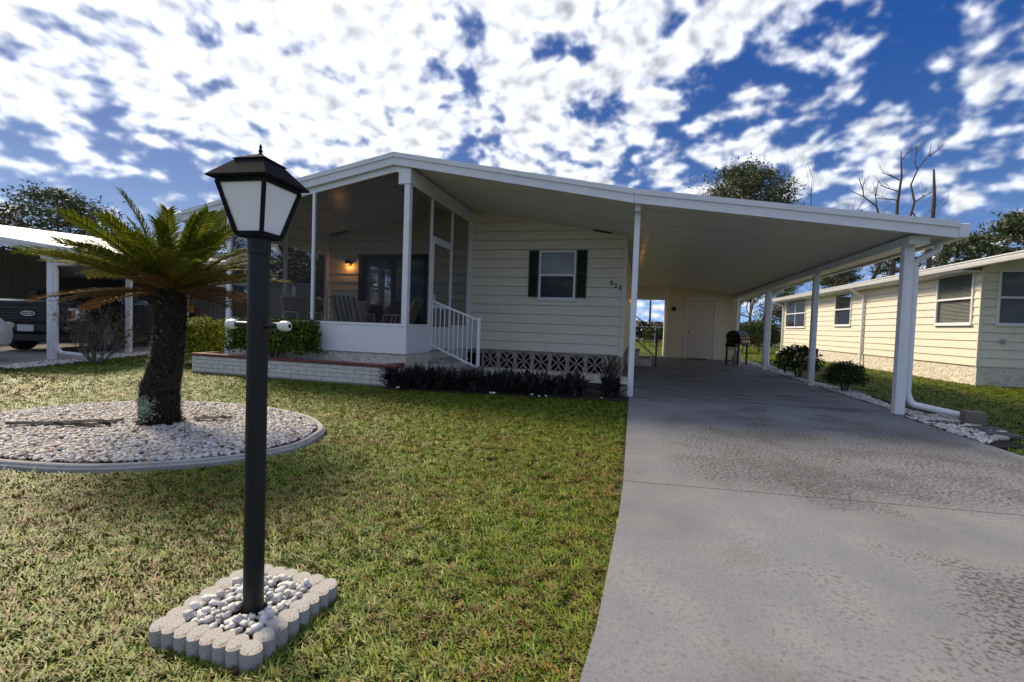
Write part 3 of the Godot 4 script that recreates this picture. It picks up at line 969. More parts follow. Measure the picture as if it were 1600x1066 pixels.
# wall lamp with a bare warm bulb under a small hood
func wall_lamp(at: Vector3, out: Vector3, label: String, power: float) -> void:
	var t := thing("wall_lamp", label, "lamp", at)
	var s := MB.new()
	s.lathe([Vector2(0.0, 0.03), Vector2(0.055, 0.028), Vector2(0.055, 0.0), Vector2(0.0, 0.0)], 12, Vector3.ZERO, Basis(Quaternion(Vector3.UP, out)))
	part("back_plate", s, M.black, t)
	var h := MB.new()
	h.lathe([Vector2(0.0, 0.07), Vector2(0.025, 0.068), Vector2(0.055, 0.02), Vector2(0.07, -0.03), Vector2(0.066, -0.03), Vector2(0.05, 0.018), Vector2(0.0, 0.06)], 12, out * 0.075 + Vector3(0, 0.02, 0))
	part("hood", h, M.black, t)
	var bm := mat(Color(1.0, 0.8, 0.5), 0.4)
	bm.emission_enabled = true
	bm.emission = Color(1.0, 0.62, 0.25)
	bm.emission_energy_multiplier = 1.6
	var b := MB.new()
	b.lathe([Vector2(0.0, 0.035), Vector2(0.018, 0.03), Vector2(0.032, 0.0), Vector2(0.026, -0.024), Vector2(0.0, -0.035)], 12, out * 0.075 + Vector3(0, -0.035, 0))
	part("bulb", b, bm, t)
	var l := OmniLight3D.new()
	l.name = "glow"
	l.light_color = Color(1.0, 0.68, 0.35)
	l.light_energy = power
	l.omni_range = 8.0
	l.omni_attenuation = 2.0
	l.light_size = 0.03
	l.shadow_enabled = true
	t.add_child(l)
	l.position = out * 0.08 + Vector3(0, -0.035, 0)

# ---------------------------------------------------------------- storage shed at the end of the carport
func shed() -> void:
	var t := thing("storage_shed", "yellow vinyl sided storage room at the far end of the carport", "shed", Vector3(0, 0, -18.4))
	var fw := group_node("front_wall", t)
	var x0 := 0.98
	var x1 := 3.36
	var y := 0.03
	var i := 0
	while y < 2.62:
		var y1 := y + 0.1
		var xr0 := minf(x1, -0.14 + (2.87 - y) / 0.56 * 3.89)
		var xr1 := minf(x1, -0.14 + (2.87 - y1) / 0.56 * 3.89)
		if y < 2.2:
			lap(fw, M.shed_siding, x0 + 0.05, 1.66, y, x0 + 0.05, 1.66, y1 + 0.002, 0.0, 0.02)
			lap(fw, M.shed_siding, 2.72, xr0, y, 2.72, xr1, y1 + 0.002, 0.0, 0.02)
		else:
			lap(fw, M.shed_siding, x0 + 0.05, xr0, y, x0 + 0.05, xr1, y1 + 0.002, 0.0, 0.02)
		y += 0.1
		i += 1
	pane("wall_core", PackedVector2Array([Vector2(x0, 0), Vector2(x1, 0), Vector2(x1, ceil_y(x1) + 0.005), Vector2(x0, ceil_y(x0) + 0.005)]), Vector3(0, 0, -0.08), Vector3.RIGHT, Vector3.UP, Vector3(0, 0, 0.068), M.shed_siding, fw)
	one("corner_trim", Vector3(x0 - 0.012, 0.0, -0.05), Vector3(x0 + 0.05, ceil_y(x0) - 0.02, 0.016), M.trim, fw)
	var sw := group_node("side_wall", t)
	y = 0.03
	while y < 2.62:
		var b := MB.new()
		b.quad(Vector3(x0 - 0.012, y, -1.6), Vector3(x0 - 0.012, y, -0.052), Vector3(x0 - 0.001, y + 0.1, -0.052), Vector3(x0 - 0.001, y + 0.1, -1.6), Vector3.LEFT)
		b.quad(Vector3(x0 - 0.012, y, -1.6), Vector3(x0 - 0.012, y, -0.052), Vector3(x0, y, -0.052), Vector3(x0, y, -1.6), Vector3.DOWN)
		part("siding_board", b, M.shed_siding, sw)
		y += 0.1
	one("wall_core", Vector3(x0, 0, -1.6), Vector3(x0 + 0.08, ceil_y(x0) - 0.02, -0.082), M.shed_siding, sw, 0.0)
	var d := group_node("door", t)
	one("leaf", Vector3(1.71, 0.03, -0.011), Vector3(2.66, 2.2, 0.012), M.white_plastic_door, d, 0.002)
	var f := MB.new()
	f.span(Vector3(1.66, 0.0, 0.001), Vector3(1.707, 2.25, 0.028), 0.003)
	f.span(Vector3(2.663, 0.0, 0.001), Vector3(2.715, 2.25, 0.028), 0.003)
	f.span(Vector3(1.707, 2.205, 0.001), Vector3(2.663, 2.25, 0.028), 0.003)
	part("frame", f, M.trim, d)
	var k := MB.new()
	k.lathe([Vector2(0.0, 0.0), Vector2(0.03, 0.0), Vector2(0.014, 0.02), Vector2(0.03, 0.045), Vector2(0.02, 0.062), Vector2(0.0, 0.065)], 10, Vector3(1.79, 1.0, 0.012), Basis(Vector3.RIGHT, PI / 2))
	part("knob", k, M.dark_frame, d)
	var th := MB.new()
	th.lathe([Vector2(0.0, 0.03), Vector2(0.07, 0.028), Vector2(0.085, 0.02), Vector2(0.088, 0.0), Vector2(0.0, 0.0)], 20, Vector3(1.24, 1.83, -18.386), Basis(Vector3.RIGHT, PI / 2))
	var dm := part("wall_thermometer", th, M.dark_frame)
	tag(dm, "round dark dial hung on the yellow shed wall", "thermometer")
	var mt := MB.new()
	mt.span(Vector3(1.76, 0.001, -18.34), Vector3(2.45, 0.018, -17.95), 0.004)
	tag(part("door_mat", mt, M.fabric_black), "black mat lying before the shed door", "mat")

# ---------------------------------------------------------------- planter, steps, furniture
func planter() -> void:
	var t := thing("brick_planter", "low white painted brick planter with dark red cap before the porch", "planter")
	var w := group_node("wall", t)
	var bl: Array = []
	for k in 3:
		var b := MB.new()
		b.box(Vector3.ZERO, Vector3(0.292, 0.063, 0.1), 0.007)
		bl.append(b.mesh(M.painted_brick))
	var hb := MB.new()
	hb.box(Vector3.ZERO, Vector3(0.142, 0.063, 0.1), 0.007)
	var half := hb.mesh(M.painted_brick)
	for r in 4:
		var y := 0.035 + r * 0.07
		var x := -7.65
		if r % 2 == 1:
			part("brick", half, null, w, Vector3(x + 0.071, y, -6.55))
			x += 0.15
		while x < -3.95:
			part("brick", bl[rng.randi() % 3], null, w, Vector3(x + 0.146, y, -6.55 + rng.randf_range(-0.004, 0.004)))
			x += 0.3
		for sx in [-7.60, -3.80]:
			for i in 2:
				var o := part("brick", half, null, w, Vector3(sx, y, -6.70 - i * 0.15))
				o.rotation.y = PI / 2
	var mo := MB.new()
	mo.span(Vector3(-7.64, -0.02, -6.595), Vector3(-3.76, 0.278, -6.51))
	mo.span(Vector3(-7.645, -0.02, -7.0), Vector3(-7.556, 0.278, -6.6))
	mo.span(Vector3(-3.845, -0.02, -7.0), Vector3(-3.756, 0.278, -6.6))
	part("mortar", mo, M.mortar, w)
	var x := -7.67
	while x < -3.75:
		var c := MB.new()
		c.box(Vector3(x + 0.158, 0.303, -6.55), Vector3(0.31, 0.045, 0.135), 0.006)
		part("cap_brick", c, M.red_cap, t)
		x += 0.3165
	for sx in [-7.60, -3.80]:
		var c := MB.new()
		c.box(Vector3(sx, 0.303, -6.81), Vector3(0.135, 0.045, 0.38), 0.006)
		part("cap_brick", c, M.red_cap, t)
	var so := MB.new()
	so.span(Vector3(-7.555, 0.0, -6.98), Vector3(-3.847, 0.275, -6.602))
	part("soil", so, M.soil, t)
	var ch := MB.new()
	for i in 420:
		var p := Vector3(rng.randf_range(-7.5, -3.9), 0.28, rng.randf_range(-6.95, -6.64))
		ch.box(p, Vector3(rng.randf_range(0.02, 0.05), rng.randf_range(0.008, 0.03), rng.randf_range(0.01, 0.025)), 0.0, Basis.from_euler(Vector3(rng.randf(), rng.randf() * 6, rng.randf() * 0.6)))
	part("mulch", ch, M.soil, t).set_meta("kind", "stuff")

func chair(called: String, label: String, at: Vector3, turn: float, frame: Material, cush: Material) -> void:
	var t := thing(called, label, "chair", at, turn, "patio chairs on the porch")
	var f := MB.new()
	for sx in [-0.28, 0.28]:
		f.tube([Vector3(sx, 0, -0.28), Vector3(sx * 1.02, 0.36, -0.24), Vector3(sx * 1.04, 0.62, -0.20), Vector3(sx * 1.04, 0.63, 0.0), Vector3(sx, 0.62, 0.22)], [0.014], 6)
		f.tube([Vector3(sx, 0, 0.24), Vector3(sx, 0.36, 0.2), Vector3(sx * 0.97, 0.65, 0.27), Vector3(sx * 0.92, 0.92, 0.40)], [0.014], 6)
		f.tube([Vector3(sx, 0.36, -0.24), Vector3(sx, 0.36, 0.2)], [0.013], 6)
		for k in 4:
			f.tube([Vector3(sx, 0.37, -0.18 + k * 0.1), Vector3(sx * 1.03, 0.62, -0.14 + k * 0.1)], [0.007], 5)
	f.tube([Vector3(-0.258, 0.92, 0.40), Vector3(-0.2, 0.95, 0.415), Vector3(0.2, 0.95, 0.415), Vector3(0.258, 0.92, 0.40)], [0.014], 6)
	f.tube([Vector3(-0.28, 0.36, -0.24), Vector3(0.28, 0.36, -0.24)], [0.013], 6)
	part("frame", f, frame, t)
	var s := MB.new()
	s.box(Vector3(0, 0.41, -0.01), Vector3(0.52, 0.09, 0.5), 0.03)
	part("seat_cushion", s, cush, t)
	var b := MB.new()
	b.box(Vector3(0, 0.7, 0.29), Vector3(0.50, 0.54, 0.085), 0.03, Basis(Vector3.RIGHT, 0.36))
	part("back_cushion", b, cush, t)
	for k in 5:
		var st := MB.new()
		st.bar(Vector3(-0.2 + k * 0.1, 0.46, 0.252), Vector3(-0.2 + k * 0.1, 0.94, 0.435), 0.028, 0.008, 0.0, Vector3(0, 0, 1))
		part("slat", st, frame, t)

func porch_furniture() -> void:
	chair("patio_chair", "striped cushion patio chair with its back to the front screen", Vector3(-5.2, 0.5, -7.75), 0.0, M.chair_frame, M.cushion)
	chair("patio_chair", "pale framed patio chair by the porch's left screen, facing the table", Vector3(-6.72, 0.5, -8.2), -PI * 0.5 - 0.25, M.chair_frame, M.cushion_plain)
	chair("patio_chair", "pale framed patio chair nearest the screen door, facing the table", Vector3(-4.62, 0.5, -8.35), PI * 0.5 + 0.2, M.chair_frame, M.cushion_plain)
	chair("patio_chair", "pale framed patio chair standing against the porch wall under the lamp", Vector3(-6.35, 0.5, -9.25), PI, M.chair_frame, M.cushion_plain)
	chair("patio_chair", "dark brown chair before the sliding glass door", Vector3(-5.45, 0.5, -9.3), PI - 0.3, M.dark_wicker, M.dark_wicker)
	var t := thing("patio_table", "low pale patio table between the cushioned chairs", "table", Vector3(-5.75, 0.5, -8.45))
	var s := MB.new()
	s.lathe([Vector2(0, 0.455), Vector2(0.42, 0.455), Vector2(0.43, 0.44), Vector2(0.42, 0.425), Vector2(0, 0.425)], 24)
	part("table_top", s, M.chair_frame, t)
	for k in 4:
		var a := PI / 4 + k * PI / 2
		var l := MB.new()
		l.tube([Vector3(cos(a) * 0.34, 0, sin(a) * 0.34), Vector3(cos(a) * 0.26, 0.425, sin(a) * 0.26)], [0.016], 6)
		part("leg", l, M.chair_frame, t)
	wall_lamp(Vector3(-6.80, 2.36, WZ + 0.018), Vector3(0, 0, 1), "lit black wall lamp beside the sliding door on the porch", 0.05)
	wall_lamp(Vector3(-0.305, 2.05, -17.0), Vector3(1, 0, 0), "lit black wall lamp on the home's side wall in the carport", 0.02)
	var tl := thing("table_lamp", "small lamp with cream shade inside the glass door", "lamp", Vector3(-4.6, 0.455, -11.6))
	var a := MB.new()
	a.lathe([Vector2(0.0, 0.0), Vector2(0.02, 0.0), Vector2(0.02, 0.55)], 10)
	a.lathe([Vector2(0.16, 0.0), Vector2(0.16, 0.5), Vector2(0.0, 0.5)], 14)
	part("stand", a, M.dark_wicker, tl)
	var sh := MB.new()
	sh.lathe([Vector2(0.17, 0.62), Vector2(0.10, 0.86)], 16)
	part("shade", sh, M.chair_frame, tl)

func steps_and_rails() -> void:
	var t := thing("porch_steps", "two concrete and brick steps below the screen door", "steps")
	for k in 2:
		var x := -3.70 + k * 0.36
		var h := 0.32 - k * 0.16
		one("tread", Vector3(x, h - 0.045, -8.95), Vector3(x + 0.38, h, -7.90), M.concrete, t, 0.01)
		one("riser", Vector3(x, -0.02, -8.92), Vector3(x + 0.355, h - 0.046, -7.93), M.painted_brick, t, 0.0)
	var r := thing("handrail", "white metal handrail with balusters beside the porch steps", "handrail")
	var z := -7.93
	var a := MB.new()
	a.bar(Vector3(-3.70, 1.41, z), Vector3(-2.80, 1.09, z), 0.036, 0.036, 0.006)
	part("top_rail", a, M.trim, r)
	var b := MB.new()
	b.bar(Vector3(-3.70, 0.60, z), Vector3(-2.80, 0.235, z), 0.036, 0.036, 0.006)
	part("bottom_rail", b, M.trim, r)
	for k in 9:
		var f := 0.09 + k * 0.1
		var c := MB.new()
		c.tube([Vector3(-3.70 + 0.9 * f, 0.60 - 0.365 * f, z), Vector3(-3.70 + 0.9 * f, 1.41 - 0.32 * f, z)], [0.0105], 6)
		part("baluster", c, M.trim, r)
	var p := MB.new()
	p.lathe([Vector2(0, 1.135), Vector2(0.03, 1.125), Vector2(0.034, 1.11), Vector2(0.034, 0.0)], 14, Vector3(-2.77, 0, z))
	part("post", p, M.trim, r)
	var q := MB.new()
	q.tube([Vector3(-3.685, 0.5, z), Vector3(-3.685, 1.42, z)], [0.014], 8)
	part("post", q, M.trim, r)
	var s := thing("side_steps", "tan block steps to the side door under the carport", "steps")
	for k in 2:
		one("tread", Vector3(-0.3 + k * 0.34, 0.40 - k * 0.2, -14.5), Vector3(0.07 + k * 0.34, 0.44 - k * 0.2, -13.45), M.concrete, s, 0.01)
		one("riser", Vector3(-0.3 + k * 0.34, 0.0, -14.48), Vector3(0.04 + k * 0.34, 0.399 - k * 0.2, -13.47), M.stucco, s, 0.0)
	var h := thing("handrail", "black metal handrail beside the side steps", "handrail")
	var rr := MB.new()
	rr.bar(Vector3(-0.25, 1.51, -13.42), Vector3(0.49, 0.93, -13.42), 0.04, 0.03, 0.004)
	part("top_rail", rr, M.black, h)
	var r2 := MB.new()
	r2.bar(Vector3(-0.25, 0.90, -13.42), Vector3(0.46, 0.27, -13.42), 0.03, 0.025, 0.004)
	part("bottom_rail", r2, M.black, h)
	one("post", Vector3(0.47, 0.0, -13.44), Vector3(0.515, 0.95, -13.395), M.black, h)
	for k in 4:
		var xx := -0.13 + k * 0.145
		var bb := MB.new()
		bb.tube([Vector3(xx, 0.90 - (xx + 0.25) * 0.887, -13.42), Vector3(xx, 1.51 - (xx + 0.25) * 0.784, -13.42)], [0.008], 6)
		part("baluster", bb, M.black, h)

# ---------------------------------------------------------------- lamp post and its bed
func frustum(b: MB, y0: float, s0: float, y1: float, s1: float) -> void:
	for k in 4:
		var c: Array = []
		for q in [[0, y0, s0], [1, y0, s0], [1, y1, s1], [0, y1, s1]]:
			var a: float = PI / 4 + (k + q[0]) * PI / 2
			c.append(Vector3(cos(a) * q[2] * 0.7071, q[1], sin(a) * q[2] * 0.7071))
		var m := PI / 2 + k * PI / 2
		b.quad(c[0], c[1], c[2], c[3], Vector3(cos(m), 0.01, sin(m)))

func flat_square(b: MB, y: float, s: float, up: Vector3) -> void:
	var h := s * 0.5
	b.quad(Vector3(-h, y, -h), Vector3(h, y, -h), Vector3(h, y, h), Vector3(-h, y, h), up)

func lamp_post() -> void:
	var t := thing("lamp_post", "black lamp post with four-sided lantern standing in a stone bed", "lamp post", Vector3(-1.225, 0, -1.277))
	var p := MB.new()
	p.tube([Vector3(0, -0.03, 0), Vector3(0, 0.4, 0), Vector3(0, 0.8, 0), Vector3(0, 1.262, 0)], [0.032], 32)
	part("post", p, M.post_paint, t)
	var c := MB.new()
	c.lathe([Vector2(0.0321, 1.222), Vector2(0.0355, 1.224), Vector2(0.036, 1.275), Vector2(0.0, 1.276)], 32)
	part("collar", c, M.post_paint, t)
	var bar := group_node("crossbar", t)
	var cb := MB.new()
	cb.tube([Vector3(-0.10, 0.99, 0), Vector3(0.10, 0.99, 0)], [0.0105], 12)
	part("rod", cb, M.black, bar)
	for sx in [-1.0, 1.0]:
		var e := MB.new()
		e.lathe([Vector2(0.0095, 0.0), Vector2(0.0135, 0.002), Vector2(0.0165, 0.012), Vector2(0.0172, 0.024), Vector2(0.0155, 0.036), Vector2(0.0105, 0.0405), Vector2(0.0072, 0.041), Vector2(0.0072, 0.028), Vector2(0.0, 0.028)], 16, Vector3(sx * 0.086, 0.99, 0), Basis(Vector3(0, 0, 1), -sx * PI / 2))
		part("end_cap", e, M.white_plastic, bar)
		var hole := MB.new()
		hole.lathe([Vector2(0.0, 0.0), Vector2(0.0071, 0.0), Vector2(0.0071, 0.012)], 10, Vector3(sx * 0.1145, 0.99, 0), Basis(Vector3(0, 0, 1), -sx * PI / 2))
		part("end_plug", hole, M.black, bar)
	var ln := group_node("lantern", t)
	ln.rotation.y = deg_to_rad(4.0)
	var f := MB.new()
	var yb := 1.276
	var yt := 1.446
	var sb := 0.092
	var st := 0.170
	# bottom tray and top rim
	frustum(f, yb, sb + 0.004, yb + 0.016, sb + 0.012)
	flat_square(f, yb, sb + 0.004, Vector3.DOWN)
	flat_square(f, yb + 0.016, sb + 0.012, Vector3.UP)
	frustum(f, yt - 0.008, st + 0.002, yt + 0.006, st + 0.008)
	for k in 4:
		var a := PI / 4 + k * PI / 2
		var d := Vector3(cos(a), 0, sin(a)) * 0.7071
		f.bar(d * (sb + 0.004) + Vector3(0, yb + 0.012, 0), d * (st + 0.002) + Vector3(0, yt, 0), 0.013, 0.013, 0.002, d.cross(Vector3.UP))
	part("frame", f, M.black_paint, ln)
	for k in 4:
		var a := k * PI / 2
		var d := Vector3(cos(a), 0, sin(a))
		var s := Vector3(-sin(a), 0, cos(a))
		var g := MB.new()
		var ib := (sb + 0.004) * 0.5 - 0.003
		var it := st * 0.5 - 0.003
		var q0 := d * ib - s * (ib - 0.005) + Vector3(0, yb + 0.016, 0)
		var q1 := d * ib + s * (ib - 0.005) + Vector3(0, yb + 0.016, 0)
		var q2 := d * it + s * (it - 0.006) + Vector3(0, yt - 0.006, 0)
		var q3 := d * it - s * (it - 0.006) + Vector3(0, yt - 0.006, 0)
		g.quad(q0, q1, q2, q3, d)
		g.quad(q0 - d * 0.002, q1 - d * 0.002, q2 - d * 0.002, q3 - d * 0.002, -d)
		part("pane", g, M.lamp_glass, ln)
		# the moulded line inside each pane's edge
		var e := MB.new()
		var mid := (q0 + q1 + q2 + q3) * 0.25
		var w: Array = []
		for q in [q0, q1, q2, q3]:
			w.append(mid + (q - mid) * 0.84 - d * 0.004)
		for i in 4:
			e.bar(w[i], w[(i + 1) % 4], 0.0016, 0.0016)
		part("pane_bead", e, M.white_plastic, ln)
	var roof := MB.new()
	frustum(roof, 1.4535, 0.214, 1.458, 0.217)
	frustum(roof, 1.458, 0.217, 1.523, 0.098)
	flat_square(roof, 1.4535, 0.214, Vector3.DOWN)
	part("roof", roof, M.black_paint, ln)
	var cap := MB.new()
	frustum(cap, 1.521, 0.112, 1.5235, 0.113)
	frustum(cap, 1.5235, 0.113, 1.549, 0.020)
	flat_square(cap, 1.521, 0.112, Vector3.DOWN)
	flat_square(cap, 1.549, 0.020, Vector3.UP)
	part("cap", cap, M.black_paint, ln)
	var fin := MB.new()
	fin.lathe([Vector2(0.0, 1.586), Vector2(0.002, 1.583), Vector2(0.0055, 1.575), Vector2(0.0035, 1.568), Vector2(0.0075, 1.562), Vector2(0.004, 1.556), Vector2(0.009, 1.551), Vector2(0.010, 1.546)], 12)
	part("finial", fin, M.black_paint, ln)
	var bu := MB.new()
	bu.lathe([Vector2(0.0, 1.352), Vector2(0.014, 1.348), Vector2(0.021, 1.335), Vector2(0.018, 1.318), Vector2(0.012, 1.305), Vector2(0.012, 1.290), Vector2(0.0, 1.290)], 14)
	part("bulb", bu, M.white_plastic, ln)

func icosphere(sd: int, rough: float) -> ArrayMesh:
	var s := SphereMesh.new()
	s.radius = 0.5
	s.height = 1.0
	s.radial_segments = 9
	s.rings = 4
	var a := s.get_mesh_arrays()
	var vs: PackedVector3Array = a[Mesh.ARRAY_VERTEX]
	var f := noise(sd, 0.9, 2)
	for i in vs.size():
		var p := vs[i]
		vs[i] = p * (1.0 + rough * f.get_noise_3dv(p * 2.0))
	var st := SurfaceTool.new()
	st.begin(Mesh.PRIMITIVE_TRIANGLES)
	var ids: PackedInt32Array = a[Mesh.ARRAY_INDEX]
	st.set_smooth_group(0)
	for i in ids:
		st.set_color(Color(1, 1, 1))
		st.add_vertex(vs[i])
	st.index()
	st.generate_normals()
	return st.commit()

func pebble_color() -> Color:
	var r := rng.randf()
	var k := rng.randf_range(0.8, 1.1)
	if r < 0.5:
		return Color(0.68, 0.655, 0.61) * k
	if r < 0.72:
		return Color(0.50, 0.475, 0.44) * k
	if r < 0.87:
		return Color(0.50, 0.38, 0.27) * k
	if r < 0.95:
		return Color(0.25, 0.235, 0.225) * k
	return Color(0.36, 0.21, 0.12) * k

# loose stones scattered where test(x, z) is true, in layers
func gravel(label: String, x0: float, x1: float, z0: float, z1: float, count: int, size: Vector2, y: float, test: Callable, pale: float) -> void:
	var spots: Array = []
	for i in count:
		var p := Vector2(rng.randf_range(x0, x1), rng.randf_range(z0, z1))
		if test.call(p.x, p.y):
			spots.append(p)
	var mm := MultiMesh.new()
	mm.transform_format = MultiMesh.TRANSFORM_3D
	mm.use_colors = true
	var pm := icosphere(5, 0.55)
	pm.surface_set_material(0, M.pebble)
	mm.mesh = pm
	mm.instance_count = spots.size()
	for i in spots.size():
		var s := rng.randf_range(size.x, size.y)
		var bs := Basis.from_euler(Vector3(rng.randf_range(-0.5, 0.5), rng.randf() * TAU, rng.randf_range(-0.5, 0.5))).scaled_local(Vector3(s * rng.randf_range(0.9, 1.4), s * rng.randf_range(0.45, 0.7), s))
		mm.set_instance_transform(i, Transform3D(bs, Vector3(spots[i].x, y + rng.randf_range(-0.004, 0.012), spots[i].y)))
		mm.set_instance_color(i, pebble_color().lerp(Color(0.68, 0.67, 0.65), pale))
	var o := MultiMeshInstance3D.new()
	o.multimesh = mm
	o.name = numbered("gravel")
	add_child(o)
	tag(o, label, "gravel", "", "stuff")

func lamp_bed() -> void:
	# scalloped concrete edging, one block to a side
	var x0 := -1.435
	var x1 := -1.085
	var z0 := -1.485
	var z1 := -1.125
	var sides := [[Vector3(x0, 0, z1), Vector3(x1 - 0.05, 0, z1), 7, 0.038, "near"], [Vector3(x1, 0, z1), Vector3(x1, 0, z0 + 0.05), 7, 0.037, "drive"], [Vector3(x1, 0, z0), Vector3(x0 + 0.06, 0, z0), 6, 0.036, "far"], [Vector3(x0, 0, z0), Vector3(x0, 0, z1 - 0.055), 6, 0.036, "palm"]]
	var words := {"near": "scalloped grey edging block of the lamp bed, side farthest from the house", "drive": "scalloped grey edging block of the lamp bed, side facing the driveway", "far": "scalloped grey edging block of the lamp bed, side facing the house", "palm": "scalloped grey edging block of the lamp bed, side facing the palm"}
	for s in sides:
		var a: Vector3 = s[0]
		var e: Vector3 = s[1]
		var n: int = s[2]
		var h: float = s[3]
		var st := (e - a) / (n - 1)
		var r := st.length() * 0.54
		var b := MB.new()
		for k in n:
			var hh := h + rng.randf_range(-0.004, 0.004)
			var along := st.normalized()
			var acr := along.cross(Vector3.UP)
			# each scallop is an oval column with a rounded top edge
			var prof := [Vector2(0.0, hh), Vector2(0.72, hh - 0.001), Vector2(0.92, hh - 0.006), Vector2(1.0, hh - 0.016), Vector2(1.0, -0.06)]
			b.lathe(prof, 16, a + st * k, Basis(along * r, Vector3.UP, acr * 0.036))
		var o := part("edging_block", b, M.edging)
		tag(o, words[s[4]], "edging", "scalloped edging blocks round the lamp post")
	var so := MB.new()
	so.span(Vector3(x0 + 0.02, -0.03, z0 + 0.02), Vector3(x1 - 0.02, 0.008, z1 - 0.02))
	var sp := part("bed_soil", so, M.soil)
	tag(sp, "dark soil inside the lamp post's edging", "soil", "", "structure")
	var kinds: Array = []
	for k in 4:
		var m := icosphere(80 + k, 0.5)
		m.surface_set_material(0, [M.stone_a, M.stone_b][k % 2])
		kinds.append(m)
	var put: Array = []
	var tries := 0
	while put.size() < 150 and tries < 6000:
		tries += 1
		var p := Vector2(rng.randf_range(x0 + 0.035, x1 - 0.035), rng.randf_range(z0 + 0.035, z1 - 0.035))
		var s := rng.randf_range(0.018, 0.034) if put.size() > 20 else rng.randf_range(0.034, 0.046)
		if p.distance_to(Vector2(-1.225, -1.277)) < 0.038 + s * 0.5:
			continue
		var lvl := 0.0
		var ok := true
		for q in put:
			var d: float = p.distance_to(q[0])
			if d < (s + q[1]) * 0.46:
				if put.size() > 55 and d > (s + q[1]) * 0.25 and lvl == 0.0:
					lvl = q[1] * 0.55
				else:
					ok = false
					break
		if not ok:
			continue
		put.append([p, s])
		var o := part("white_stone", kinds[rng.randi() % 4], null)
		o.basis = Basis.from_euler(Vector3(rng.randf_range(-0.4, 0.4), rng.randf() * TAU, rng.randf_range(-0.4, 0.4))).scaled_local(Vector3(s * rng.randf_range(1.0, 1.3), s * rng.randf_range(0.65, 0.95), s * rng.randf_range(0.9, 1.1)))
		o.position = Vector3(p.x, 0.012 + s * 0.28 + lvl, p.y)
		tag(o, "rounded white stone lying round the foot of the lamp post", "stone", "white stones in the lamp bed")

# ---------------------------------------------------------------- sago palm in its gravel ring
const RC := Vector2(-4.223, -3.155)
const RA := 1.614
const RB := 1.113

func in_ring(x: float, z: float, grow: float = 0.0) -> bool:
	var dx := (x - RC.x) / (RA + grow)
	var dz := (z - RC.y) / (RB + grow)
	return dx * dx + dz * dz < 1.0

func palm_bed() -> void:
	var b := MB.new()
	var prof := [Vector2(-0.032, -0.04), Vector2(-0.032, -0.008), Vector2(-0.02, 0.0), Vector2(-0.016, 0.012), Vector2(-0.006, 0.019), Vector2(0.012, 0.019), Vector2(0.026, 0.012), Vector2(0.032, 0.002), Vector2(0.036, -0.04)]
	var seg := 120
	for k in seg:
		for i in prof.size() - 1:
			var q: Array = []
			for w in [[k, i], [k + 1, i], [k + 1, i + 1], [k, i + 1]]:
				var a: float = TAU * w[0] / seg
				var wob := 0.008 * sin(a * 7.0) + 0.006 * sin(a * 13.0 + 1.0)
				var pr: Vector2 = prof[w[1]]
				q.append(Vector3(RC.x + cos(a) * (RA - pr.x + wob), pr.y, RC.y + sin(a) * (RB - pr.x + wob)))
			b.quad(q[0], q[1], q[2], q[3], Vector3(0, 1, 0) if i > 0 and i < prof.size() - 2 else Vector3.ZERO)
	var o := part("garden_curb", b, M.concrete)
	tag(o, "oval grey concrete curb round the palm's gravel bed", "curb")
	var s := MB.new()
	for k in 48:
		var a := TAU * k / 48
		var c := TAU * (k + 1) / 48
		s.tri(Vector3(RC.x, 0.004, RC.y), Vector3(RC.x + cos(a) * (RA - 0.03), 0.004, RC.y + sin(a) * (RB - 0.03)), Vector3(RC.x + cos(c) * (RA - 0.03), 0.004, RC.y + sin(c) * (RB - 0.03)), Vector3.UP)
	tag(part("bed_soil", s, M.soil), "dark soil under the palm's pebbles", "soil", "", "structure")
	gravel("white and tan pebbles filling the oval bed round the palm", RC.x - RA, RC.x + RA, RC.y - RB, RC.y + RB, 17000, Vector2(0.02, 0.036), 0.014, func(x: float, z: float) -> bool: return in_ring(x, z, -0.05) and Vector2(x + 4.2, z + 3.27).length() > 0.19, 0.15)
	# torn weed cloth showing through the pebbles
	for q in [[Vector3(-4.42, 0.03, -3.1), Vector3(-5.05, 0.035, -2.62), 0.07], [Vector3(-4.35, 0.032, -2.95), Vector3(-4.75, 0.034, -2.72), 0.05], [Vector3(-3.97, 0.035, -3.4), Vector3(-3.66, 0.05, -3.52), 0.08]]:
		var c := MB.new()
		var a: Vector3 = q[0]
		var e: Vector3 = q[1]
		var sd := (e - a).cross(Vector3.UP).normalized()
		var prev: Array = []
		for i in 9:
			var tt := i / 8.0
			var w: float = q[2] * (0.5 + 0.5 * sin(PI * (0.15 + 0.7 * tt))) * rng.randf_range(0.75, 1.15)
			var mid := a.lerp(e, tt) + Vector3(0, rng.randf_range(0.0, 0.02), 0)
			var row := [mid - sd * w * 0.5, mid + Vector3(0, 0.018, 0), mid + sd * w * 0.5]
			if prev.size() > 0:
				c.quad(prev[0], prev[1], row[1], row[0], Vector3.UP)
				c.quad(prev[1], prev[2], row[2], row[1], Vector3.UP)
				c.quad(prev[0] - Vector3(0, 0.002, 0), prev[2] - Vector3(0, 0.002, 0), row[2] - Vector3(0, 0.002, 0), row[0] - Vector3(0, 0.002, 0), Vector3.DOWN)
			prev = row
		tag(part("weed_cloth", c, M.fabric_black), "torn black weed cloth poking through the pebbles by the palm trunk", "cloth", "weed cloth scraps")

